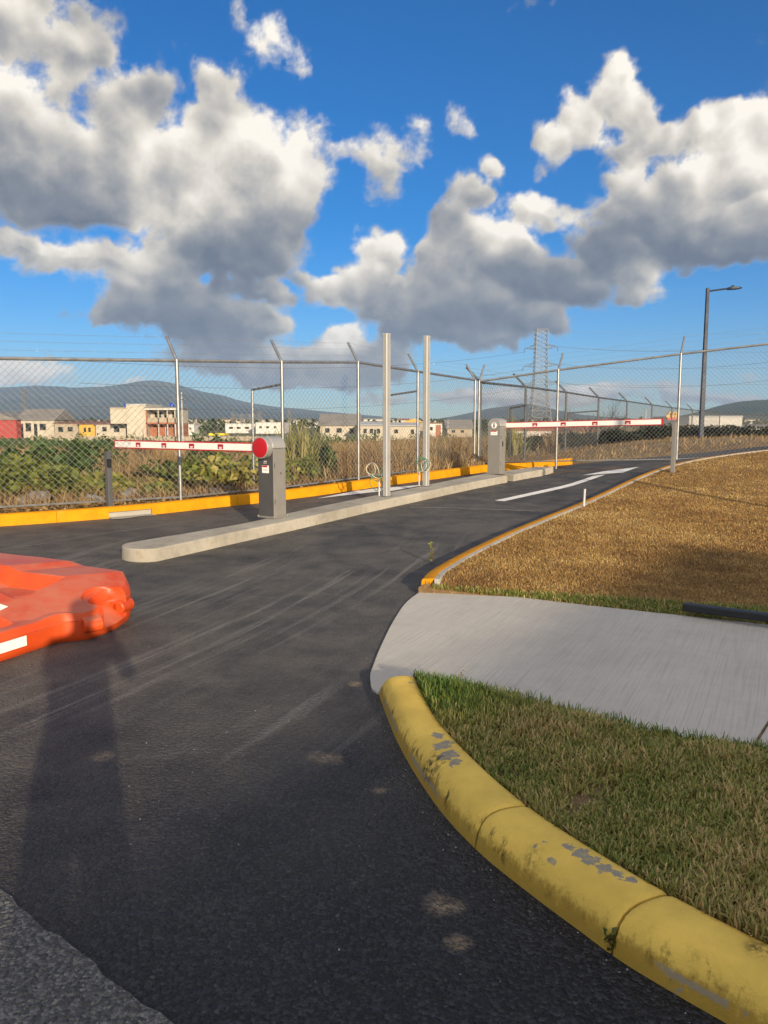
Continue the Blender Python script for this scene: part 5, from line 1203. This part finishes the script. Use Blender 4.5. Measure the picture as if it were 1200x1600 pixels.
def bush(name, label, cat, x, y, w, h, d, n, size, mtl, group, seed, asp=.6, tint_off=0.0, nb=9, stems=True, var=.35):
    r_ = np.random.default_rng(seed); z = verge_z(x, y); root = empty(name, (x, y, z - .03), label, cat, group)
    bl = []
    for i in range(nb):
        u, v = r_.uniform(-.8, .8) * w / 2, r_.uniform(-.8, .8) * d / 2; hh = h * r_.uniform(.50, 1.0) * (1 - .35 * (abs(u) / (w / 2)) ** 2); q = r_.uniform(.22, .42)
        bl.append((u, v, hh * .62, w * q * .8, d * q * .8, hh * .45))
    P, k = blob_points(bl, n, r_); P[:, 2] = np.maximum(P[:, 2], .02); ct = r_.random(nb)
    tint = ct[k] * .5 + r_.random(n) * .5 + tint_off
    leaves('foliage', P, size * r_.uniform(1 - var, 1 + var, n), mtl, root, asp, tint, r_=r_)
    if stems:
        m_ = MB()
        for i in range(nb): b = bl[i]; m_.tube([(b[0] * .3, b[1] * .3, -.05), (b[0] * .7 + r_.uniform(-.05, .05), b[1] * .7, b[2] * .6), (b[0], b[1], b[2] + b[5] * .5)], [.016, .012, .005], 5)
        m_.build('stem', M['darkbark'], root)
    return root
def pos_at(px, py, Y): p = at(px, py, Y); return p
G2 = 'leafy creepers behind the fence'
def creeper(px, yt, Y, wpx, n, size, seed, label, mtl='vine', off=0.0, d=1.3, asp=.8, group=G2, name='creeper_bush', cat='bush'):
    p = at(px, yt, Y); z = verge_z(p.x, Y); return bush(name, label, cat, p.x, Y, wpx / F * Y * 1.18, max(.3, (p.z - z) * 1.12), d, int(n * 1.0), size * 1.12, M[mtl], group, seed, asp, off, 13)
creeper(20, 712, 12.6, 150, 1500, .115, 101, 'big leaved green creeper at the left edge behind the far fence')
creeper(60, 690, 14.2, 150, 1600, .12, 102, 'dark green bush at the back left behind the creepers', 'bush', group=None)
creeper(112, 735, 13.0, 120, 1100, .12, 103, 'creeper with yellow green leaves just left of the sensor post', off=.12)
creeper(142, 684, 17.5, 92, 1500, .11, 104, 'round dark green bush standing out of the dry grass left of the boom tip', 'bush', group=None)
creeper(160, 738, 13.2, 90, 800, .13, 105, 'low creeper right behind the sensor post', off=.10)
creeper(228, 752, 13.2, 90, 620, .11, 106, 'low sparse creeper under the middle of the near boom', off=.05)
creeper(305, 702, 14.4, 110, 1300, .11, 107, 'tall creeper behind the first fence post right of the boom stickers', off=-.05)
creeper(352, 714, 14.3, 95, 1100, .13, 108, 'yellow flecked creeper left of the near boom cabinet', off=.15)
creeper(402, 712, 14.8, 90, 1000, .115, 109, 'creeper half hidden by the near boom cabinet', off=.1)
creeper(462, 716, 15.2, 66, 900, .10, 110, 'low green creeper right of the near boom cabinet', off=0)
creeper(490, 690, 16.4, 56, 620, .20, 111, 'dark shrub with broad drooping leaves right of the near boom cabinet', 'bush', -.1, .9, .42, None, 'shrub', 'shrub')
creeper(330, 676, 18.5, 70, 260, .26, 112, 'sparse shrub with long drooping leaves above the near boom', 'bush', -.1, .9, .28, None, 'shrub', 'shrub')
creeper(640, 706, 19.5, 70, 500, .09, 113, 'small green bush between the two masts', 'bush', .2, 1.0, .6, None)
creeper(540, 722, 17.5, 60, 420, .08, 114, 'thin green weed clump left of the nearer mast', 'vine', .2, .9, .4, None)
creeper(720, 694, 26, 80, 700, .10, 115, 'olive bush left of the fence corner', 'bush', .3, 1.5, .5, None)
# hedge row beyond the right fence and two bare shrubs
px_h = [800, 838, 872, 908, 948, 990, 1035, 1080, 1128, 1180, 1236]
for i, q in enumerate(px_h):
    Y = 29.5 + .5 * math.sin(i * 2.1); p = at(q, 679 + 5 * math.sin(i * 1.7) + (6 if i == 0 else 0), Y); z = verge_z(p.x, Y)
    bush('hedge_bush', 'dark clipped-looking bush in the hedge row behind the right fence', 'bush', p.x, Y, 2.0, max(.5, p.z - z) * 1.12, 1.3, 2300, .10, M['darkbush'], 'hedge row behind the right fence', 300 + i, .6, 0, 12)
def bare_shrub(px, yt, Y, label, seed, spread=1.0, n0=9):
    r_ = random.Random(seed); p = at(px, yt, Y); z = verge_z(p.x, Y); H = p.z - z; m_ = MB()
    def grow(a, d, L, r, lev):
        b = a + d * L + Vector((r_.uniform(-1, 1), r_.uniform(-1, 1), 0)) * L * .10; m_.tube([a, (a + b) / 2 + Vector((r_.uniform(-1, 1), r_.uniform(-1, 1), 0)) * L * .05, b], [r, r * .8, r * .55], 4, False)
        if lev:
            for _ in range(r_.choice((2, 3, 3))): grow(a.lerp(b, r_.uniform(.45, 1)), (d + Vector((r_.uniform(-1, 1), r_.uniform(-1, 1), r_.uniform(-.2, .6))) * .75).normalized(), L * r_.uniform(.5, .75), r * .55, lev - 1)
    for _ in range(n0): grow(Vector((r_.uniform(-.2, .2), r_.uniform(-.2, .2), -.1)), Vector((r_.uniform(-1, 1) * spread, r_.uniform(-1, 1) * spread, 1.5)).normalized(), H * r_.uniform(.35, .52), .018, 3)
    o = m_.build('bare_shrub', M['darkbark']); o.location = (p.x, Y, z); return tag(o, label, 'shrub', 'bare shrubs by the hedge')
bare_shrub(893, 628, 31.2, 'bare twiggy shrub above the hedge left of the boom tip', 5); bare_shrub(948, 612, 31.5, 'tallest bare shrub above the middle of the far boom', 6); bare_shrub(925, 640, 32, 'low bare shrub between the two taller ones', 7)
bare_shrub(236, 652, 20, 'leafless branching shrub in the dry grass before the white two storey house', 8, .9, 5); bare_shrub(165, 664, 22, 'leaning dead shrub before the beige house', 9, 1.6, 5)
# reeds
def reeds(px, yt, Y, wpx, n, label, seed, mtl='reed'):
    r_ = np.random.default_rng(seed); p = at(px, yt, Y); z = verge_z(p.x, Y); H = p.z - z; W = wpx / F * Y
    x = r_.normal(0, W * .24, n); y = r_.normal(0, W * .2, n); L = H * r_.uniform(.45, 1.0, n) * np.clip(1.1 - np.abs(x) / W, .4, 1); lean = r_.normal(0, .16, (n, 2)) + np.stack([x, y], 1) * .25; lean *= L[:, None]; droop = r_.uniform(.0, .35, n) * L
    wd = r_.uniform(.010, .020, n); ang = r_.uniform(0, np.pi, n); sx, sy = np.cos(ang) * wd, np.sin(ang) * wd; rows = []
    for t_ in (0, .4, .75, 1.0):
        cx = x + lean[:, 0] * t_ ** 1.6; cy = y + lean[:, 1] * t_ ** 1.6; cz = L * t_ - droop * t_ ** 3; w_ = (1, .9, .6, .05)[(0, .4, .75, 1.0).index(t_)]
        rows += [np.stack([cx - sx * w_, cy - sy * w_, cz], 1), np.stack([cx + sx * w_, cy + sy * w_, cz], 1)]
    V = np.stack(rows, 1).reshape(-1, 3); i = np.arange(n)[:, None] * 8; Fq = np.concatenate([i + [2 * k, 2 * k + 1, 2 * k + 3, 2 * k + 2] for k in range(3)], 0)
    o = np_mesh('reed_clump', V, Fq, M[mtl], {'tint': np.repeat(r_.random(n), 8)}); o.location = (p.x, Y, z - .04); return tag(o, label, 'reeds', 'clumps of tall reeds')
reeds(470, 634, 16.2, 74, 520, 'tall yellow green reed clump right of the near boom cabinet', 41); reeds(457, 655, 16.6, 56, 300, 'shorter reed clump behind the near boom cabinet', 42); reeds(505, 665, 19.5, 46, 160, 'thin reed clump behind the broad leaved shrub', 43)
reeds(795, 632, 23.5, 62, 260, 'grey green reed clump behind the far boom cabinet', 44); reeds(690, 672, 24, 60, 200, 'sparse reed clump right of the far mast', 45); reeds(858, 668, 26, 34, 200, 'dry reed clump at the left end of the hedge', 46, 'drygrass')

# dry grass of the field
def field_blades(n, seed):
    r_ = np.random.default_rng(seed); u = r_.random(n); Yd = .3 + 75 * u ** 2.1; px_ = r_.uniform(-60, 1260, n)
    y0 = np.array([0.0] * n); slope = (px_ - 600) / F
    # start of the rough ground along each line of sight
    xs = np.linspace(-60, 40, 400); ks = np.array([verge_y0(x) for x in xs]); rat = xs / np.maximum(ks, .1); order = np.argsort(rat); Y0 = np.interp(slope, rat[order], ks[order])
    Y = Y0 + Yd; X = slope * Y; keep = ~((X > 3.5) & (Y < 33) & (r_.random(n) > .30)) & ~((X < -.9) & (Yd < 3.2) & (r_.random(n) > .34)) & ~((X > -.9) & (X < 3) & (Yd < 1.2) & (r_.random(n) > .5)); X, Y, Yd = X[keep], Y[keep], Yd[keep]; n = len(X)
    Z = np.array([verge_z(a, b) for a, b in zip(X, Y)])
    cl = fbm(X * .35, Y * .35, 4, .6, 61); L = (.18 + .55 * np.clip(Yd / 2.5, 0, 1)) * r_.uniform(.5, 1.25, n) * (1 + .6 * cl); L *= np.where((X > 3.0) & (Y < 34), .22, 1.0)
    wd = r_.uniform(.0025, .0055, n) * (1 + Y / 14); ang = r_.uniform(0, np.pi, n); sx, sy = np.cos(ang) * wd, np.sin(ang) * wd
    ln = r_.normal(0, .30, (n, 2)) * L[:, None]; rows = []
    for t_, w_ in ((0, 1), (.55, .8), (1, .1)):
        cx = X + ln[:, 0] * t_ ** 1.7; cy = Y + ln[:, 1] * t_ ** 1.7; cz = Z - .02 + L * (t_ - .18 * t_ ** 3)
        rows += [np.stack([cx - sx * w_, cy - sy * w_, cz], 1), np.stack([cx + sx * w_, cy + sy * w_, cz], 1)]
    V = np.stack(rows, 1).reshape(-1, 3); i = np.arange(n)[:, None] * 6; Fq = np.concatenate([i + [0, 1, 3, 2], i + [2, 3, 5, 4]], 0)
    o = np_mesh('dry_grass', V, Fq, M['drygrass'], {'tint': np.repeat(np.clip(.45 + .5 * cl + r_.normal(0, .22, n), 0, 1), 6)}); tag(o, 'tall dry grass across the waste ground behind the fences', 'grass', kind='stuff')
field_blades(72000, 71)

# grass of the two lawns
def lawn(grid, n, seed, mtl, L0, L1, w0, dens, tintf, name, label, flop=.55):
    r_ = np.random.default_rng(seed); nr, nc, _ = grid.shape; C = (grid[:-1, :-1] + grid[1:, 1:] + grid[1:, :-1] + grid[:-1, 1:]) / 4
    e1 = grid[1:, :-1] - grid[:-1, :-1]; e2 = grid[:-1, 1:] - grid[:-1, :-1]; area = np.abs(e1[..., 0] * e2[..., 1] - e1[..., 1] * e2[..., 0])
    dist = np.hypot(C[..., 0], C[..., 1]); vis = (C[..., 1] > .8) & (C[..., 0] / np.maximum(C[..., 1], .1) < .64)
    w = (area * dens(dist) * vis).ravel(); k = r_.choice(w.size, n, p=w / w.sum()); i, j = np.unravel_index(k, area.shape); u, v = r_.random((2, n))
    P = grid[i, j] * ((1 - u) * (1 - v))[:, None] + grid[i + 1, j] * (u * (1 - v))[:, None] + grid[i, j + 1] * ((1 - u) * v)[:, None] + grid[i + 1, j + 1] * (u * v)[:, None]
    d = np.hypot(P[:, 0], P[:, 1]); tn, ls = tintf(P, (j + v) / nc, r_)
    L = r_.uniform(L0, L1, n) * ls; wd = w0 * r_.uniform(.6, 1.3, n) * (1 + np.maximum(0, d - 4) / 9); ang = r_.uniform(0, 2 * np.pi, n); sx, sy = -np.sin(ang) * wd, np.cos(ang) * wd
    out = r_.uniform(.15, 1.0, n) * flop * 1.6 * L; cx0, cy0 = np.cos(ang), np.sin(ang); rows = []
    for t_, w_ in ((0, .8), (.45, 1.0), (.8, .7), (1, .05)):
        o_ = out * t_ ** 1.4; hz_ = L * (t_ - .42 * t_ ** 2.4 * np.clip(out / L, 0, 1))
        rows += [np.stack([P[:, 0] + cx0 * o_ - sx * w_, P[:, 1] + cy0 * o_ - sy * w_, P[:, 2] - .004 + hz_], 1), np.stack([P[:, 0] + cx0 * o_ + sx * w_, P[:, 1] + cy0 * o_ + sy * w_, P[:, 2] - .004 + hz_], 1)]
    V = np.stack(rows, 1).reshape(-1, 3); i8 = np.arange(n)[:, None] * 8; Fq = np.concatenate([i8 + [2 * q, 2 * q + 1, 2 * q + 3, 2 * q + 2] for q in range(3)], 0)
    o = np_mesh(name, V, Fq, mtl, {'tint': np.repeat(np.clip(tn, 0, 1), 8)}); tag(o, label, 'grass', kind='stuff')
def t_dry(P, t, r_):
    n1 = fbm(P[:, 0] * .8, P[:, 1] * .8, 5, .6, 81); n2 = fbm(P[:, 0] * 3, P[:, 1] * 3, 4, .6, 82); return .47 + .62 * n1 + .42 * n2 + r_.normal(0, .20, len(P)), np.clip(1 + .5 * n2 - .25 * n1, .4, 1.6)
def t_near(P, t, r_):
    n1 = fbm(P[:, 0] * 1.6, P[:, 1] * 1.6, 4, .6, 83); green = np.clip((t - .80) / .10, 0, 1) * (.75 + .4 * n1) + np.clip(1 - np.hypot(P[:, 0] - .3, P[:, 1] - 3.85) / .55, 0, 1)
    bare = np.clip((fbm(P[:, 0] * 2.3 + 5, P[:, 1] * 2.3, 5, .6, 87) - .24) / .16, 0, 1) * (1 - np.clip(green, 0, 1)); return .70 + .50 * n1 - .68 * green + r_.normal(0, .20, len(P)), np.clip(.95 + .75 * np.clip(green, 0, 1) + .9 * n1, .25, 1.9) * (1 - .85 * bare)
lawn(LAWN_A, 190000, 83, M['lawn_dry'], .014, .036, .0023, lambda d: 1 / np.maximum(d, 4) ** 1.7, t_dry, 'lawn_grass', 'dry brown lawn beyond the pavement')
g_edge = np.array(LAWN_A)[:, -6:]; lawn(g_edge, 9000, 84, M['lawn_green'], .03, .06, .0028, lambda d: 1 / np.maximum(d, 4) ** 1.7, lambda P, t, r_: (.45 + r_.normal(0, .3, len(P)), np.ones(len(P))), 'lawn_grass', 'greener fringe of the dry lawn along the pavement')
lawn(LAWN_B, 42000, 85, M['lawn_green'], .024, .060, .0029, lambda d: 1 / np.maximum(d, 1.5) ** 1.2, t_near, 'lawn_grass', 'patchy grass plot between the near kerb and the pavement, green along its edge')

# single weeds
def weed(px, py, h, label, seed, dz=0.0, n=16, mtl='reed', seedhead=False):
    r_ = np.random.default_rng(seed); p = G(px, py, dz); root = empty('weed', p, label, 'weed', None); m_ = MB(); cs = []
    for k in range(3 if not seedhead else 1):
        b = Vector((r_.normal(0, .02), r_.normal(0, .02), h * r_.uniform(.7, 1))); m_.tube([(0, 0, -.01), b * .5 + Vector((r_.normal(0, .008), 0, 0)), b], [.003, .0024, .001], 5)
        for i in range(n // 3 if not seedhead else n): cs.append(b * r_.uniform(.2 if not seedhead else .72, 1.0))
    m_.build('stem', M['reed'], root) if False else m_.build('stem', M['cable_green'] if False else M['drygrass'], root)
    leaves('leaf', np.array([tuple(c) for c in cs]) + r_.normal(0, .012, (len(cs), 3)), (.045 if not seedhead else .022), M[mtl], root, .4, r_=r_)
weed(675, 880, .26, 'thin weed growing at the foot of the lawn kerb', 5, 0, 24, 'vine'); weed(716, 1083, .13, 'single seed stalk at the tip of the near grass plot', 6, .07, 8, 'drygrass', True); weed(962, 1480, .05, 'tiny green weed in the joint of the near kerb', 7, .02, 14, 'bush')
r_ = np.random.default_rng(3); p0 = G(700, 1092, .09); ps = np.array([(p0.x + r_.normal(0, .035), p0.y + r_.normal(0, .02), p0.z + r_.uniform(0, .06)) for _ in range(70)])
o = leaves('weed', ps, .028, M['drygrass'], None, .35, r_=r_); tag(o, 'withered sprawling weed at the corner of the near grass plot', 'weed')
# rocks, litter of dead leaves
def rock(px, py, s, label, seed, flat=.7):
    r_ = np.random.default_rng(seed); p = at(px, py, 1); Y = None
    d = ray(px, py); Y = 8.0
    while Y < 30 and CAMH + d[2] / d[1] * Y > (verge_z(d[0] / d[1] * Y, Y) if Y > verge_y0(d[0] / d[1] * Y) else -5): Y += .03
    x = d[0] / d[1] * Y; z = verge_z(x, Y); bm = bmesh.new(); bmesh.ops.create_icosphere(bm, subdivisions=2, radius=1)
    sc = np.array([r_.uniform(.8, 1.3), r_.uniform(.7, 1.0), flat * r_.uniform(.8, 1.1)]) * s; cuts = [(Vector(r_.normal(size=3)).normalized(), r_.uniform(.55, .85)) for _ in range(9)]
    for v in bm.verts:
        c = v.co.copy()
        for n_, q in cuts:
            k = c.dot(n_) - q
            if k > 0: c -= n_ * k
        c += Vector(r_.normal(0, .025, 3)); v.co = Vector((c.x * sc[0], c.y * sc[1], c.z * sc[2]))
    me = bpy.data.meshes.new('rock'); bm.to_mesh(me); bm.free(); me.materials.append(M['stone']); o = bpy.data.objects.new('rock', me); COL.objects.link(o); o.location = (x, Y, z + sc[2] * .45); o.rotation_euler = (r_.uniform(-.3, .3), r_.uniform(-.3, .3), r_.uniform(0, 3)); tag(o, label, 'rock', 'rocks behind the far kerb')
rock(57, 786, .24, 'large pale slab of rock at the left behind the far kerb', 1); rock(33, 790, .14, 'rounded grey rock left of the pale slab', 2); rock(95, 780, .22, 'bluish rock between the pale slab and the sensor post', 3, .5); rock(145, 786, .17, 'flat rock just left of the sensor post', 4, .5); rock(200, 780, .20, 'grey rock right of the sensor post', 5); rock(215, 776, .15, 'small dark rock beside the grey rock right of the sensor post', 6); rock(268, 776, .15, 'grey rock at the foot of the first fence post', 7)
for i, (q, w_) in enumerate(((120, 789), (160, 785), (235, 779), (300, 776), (335, 770), (355, 768))): rock(q, w_, .09 + .02 * (i % 3), 'small grey stone among the creepers behind the far kerb', 20 + i)
r_ = np.random.default_rng(8); cs = []
for _ in range(420):
    x = r_.uniform(-6.3, -.8) if r_.random() < .4 else r_.uniform(-6.3, -4.2); y0 = verge_y0(x); y = y0 + .05 + r_.random() ** 2 * 1.3; cs.append((x, y, verge_z(x, y) + .02 + r_.random() * .05))
o = leaves('fallen_leaves', np.array(cs), r_.uniform(.05, .13, 420), M['drygrass'], None, .75, r_.uniform(.1, .8, 420), up=1.0, r_=r_); tag(o, 'fallen dry leaves along the back of the far kerb', 'leaves', kind='stuff')
# grit on the asphalt
r_ = np.random.default_rng(9); m_ = MB()
for _ in range(420):
    if r_.random() < .55: i = int(r_.integers(30, 560)); x, y = NF[i] + normals(NF)[i] * (-1 if False else 1) * 0; off = abs(r_.normal(0, .05)) + .01; nv = (NF[i] - NT_[i]); nv = nv / np.linalg.norm(nv); x, y = NF[i] + nv * off
    else: y = 1.9 + 6 * r_.random() ** 1.5; x = r_.uniform(-.55, .45) * y
    if y > 4 and x > -.1: continue
    s = r_.uniform(.0015, .005); z = float(road_z(x, y)) + s * .4; v = [Vector((x, y, z)) + Vector(r_.normal(size=3)).normalized() * s for _ in range(4)]; m_.add(v, [(0, 1, 2), (0, 2, 3), (0, 3, 1), (1, 3, 2)])
o = m_.build('grit', simple('pale_grit', (.36, .34, .30), .9)); tag(o, 'pale grit scattered on the asphalt along the near kerb', 'grit', kind='stuff')

# far trees and the rest of the town
def far_tree(px, yt, Y, w, seed, label='small dark tree among the distant houses'):
    r_ = np.random.default_rng(seed); p = at(px, yt, Y); H = p.z - FIELD_Z; root = empty('tree', (p.x, Y, FIELD_Z - .1), label, 'tree', 'trees in the distant town'); W = w / F * Y
    bl = [(r_.uniform(-.3, .3) * W, r_.uniform(-.3, .3) * W, H * r_.uniform(.5, .85), W * r_.uniform(.25, .4), W * r_.uniform(.25, .4), H * r_.uniform(.15, .26)) for _ in range(7)]
    P, k = blob_points(bl, 420, r_); leaves('crown', P, W * .085 * r_.uniform(.6, 1.3, 420), M['far_tree'], root, .7, r_.random(7)[k] * .5 + r_.random(420) * .5, r_=r_)
    m_ = MB(); m_.tube([(0, 0, 0), (.1, 0, H * .4), (0, 0, H * .7)], [.22, .17, .08], 6); m_.build('trunk', M['bark'], root)
for i, (q, y_, Y, w) in enumerate(((88, 660, 175, 16), (112, 656, 180, 18), (300, 660, 200, 20), (318, 663, 195, 22), (340, 660, 240, 18), (448, 660, 260, 16), (470, 657, 230, 24), (488, 655, 210, 26), (545, 654, 190, 22), (604, 660, 190, 18), (696, 652, 210, 24), (712, 655, 200, 22), (735, 655, 230, 22), (752, 658, 200, 22), (772, 660, 220, 26), (870, 662, 160, 30), (905, 668, 170, 26), (965, 666, 170, 30), (1000, 668, 150, 26), (1040, 664, 165, 30), (1064, 668, 150, 20), (1180, 660, 210, 36))): far_tree(q, y_, Y, w, 500 + i)
r_ = np.random.default_rng(12); n = 9000; Y = 260 + 2600 * r_.random(n) ** 1.6; X = r_.uniform(-.62, .62, n) * Y; cl = fbm(X * .012, Y * .006, 4, .6, 62); k = cl > -.08; X, Y, cl = X[k], Y[k], cl[k]
cs = np.stack([X, Y, FIELD_Z + r_.random(len(X)) * (2.0 + .0035 * Y) * (1.2 + cl)], 1); o = leaves('distant_woods', cs, 1.2 + .0042 * Y, M['far_tree'], None, .8, r_=r_); tag(o, 'low band of trees far across the valley', 'woods', kind='stuff')
m_ = MB(); mats = [WHITE, CREAM, ROOF, RUST]
for _ in range(520):
    Y = 520 + 2200 * r_.random() ** 1.2; X = r_.uniform(-.55, .55) * Y; w = r_.uniform(6, 18); h = r_.uniform(3, 5.5) + .0012 * Y; m_.cur = int(r_.choice([0, 0, 1, 1])); m_.box((X, Y, FIELD_Z + h / 2), (w, 8, h)); m_.cur = int(r_.choice([2, 3, 2])); m_.box((X, Y, FIELD_Z + h + .3), (w + .8, 9, .6))
o = m_.build('distant_town', mats); tag(o, 'tiny pale houses scattered far across the valley', 'town', kind='stuff')

# low scrub along the far side of the field, in front of the town
r_ = np.random.default_rng(15); cl_ = []
for _ in range(150):
    Y = r_.uniform(58, 108); q = r_.uniform(-80, 790); X = (q - 600) / F * Y; h = r_.uniform(.5, 1.9) ; w = r_.uniform(.8, 2.6); z = verge_z(X, Y); n = int(34 * w * h)
    d = r_.normal(size=(n, 3)); d /= np.linalg.norm(d, axis=1)[:, None]; cl_.append(np.c_[np.array([X, Y, z + h * .45]) + d * r_.random(n)[:, None] ** .4 * np.array([w * .55, w * .5, h * .55]), np.full(n, r_.random())])
cl_ = np.concatenate(cl_); o = leaves('field_scrub', cl_[:, :3], r_.uniform(.16, .34, len(cl_)), M['bush'], None, .6, cl_[:, 3] * .6 + r_.random(len(cl_)) * .4, r_=r_); tag(o, 'patches of low green scrub in the dry field before the town', 'scrub', kind='stuff')

# ------------------------------------------------------------------ air between here and the mountains
m_ = MB(); HX, HY0, HY1, HZ0, HZ1 = 11600, -90, 11600, FIELD_Z - 12, 640
m_.box((0, (HY0 + HY1) / 2, (HZ0 + HZ1) / 2), (2 * HX, HY1 - HY0, HZ1 - HZ0))
hm = bpy.data.materials.new('haze'); hm.use_nodes = True; N = hm.node_tree.nodes; N.clear()
pv = N.new('ShaderNodeVolumePrincipled'); pv.inputs['Color'].default_value = (.46, .68, 1.0, 1); pv.inputs['Density'].default_value = 8.0e-5; pv.inputs['Anisotropy'].default_value = .0
ho = N.new('ShaderNodeOutputMaterial'); hm.node_tree.links.new(pv.outputs[0], ho.inputs['Volume']); hm.cycles.homogeneous_volume = True
hz_ = m_.build('haze', hm); tag(hz_, kind='stuff')
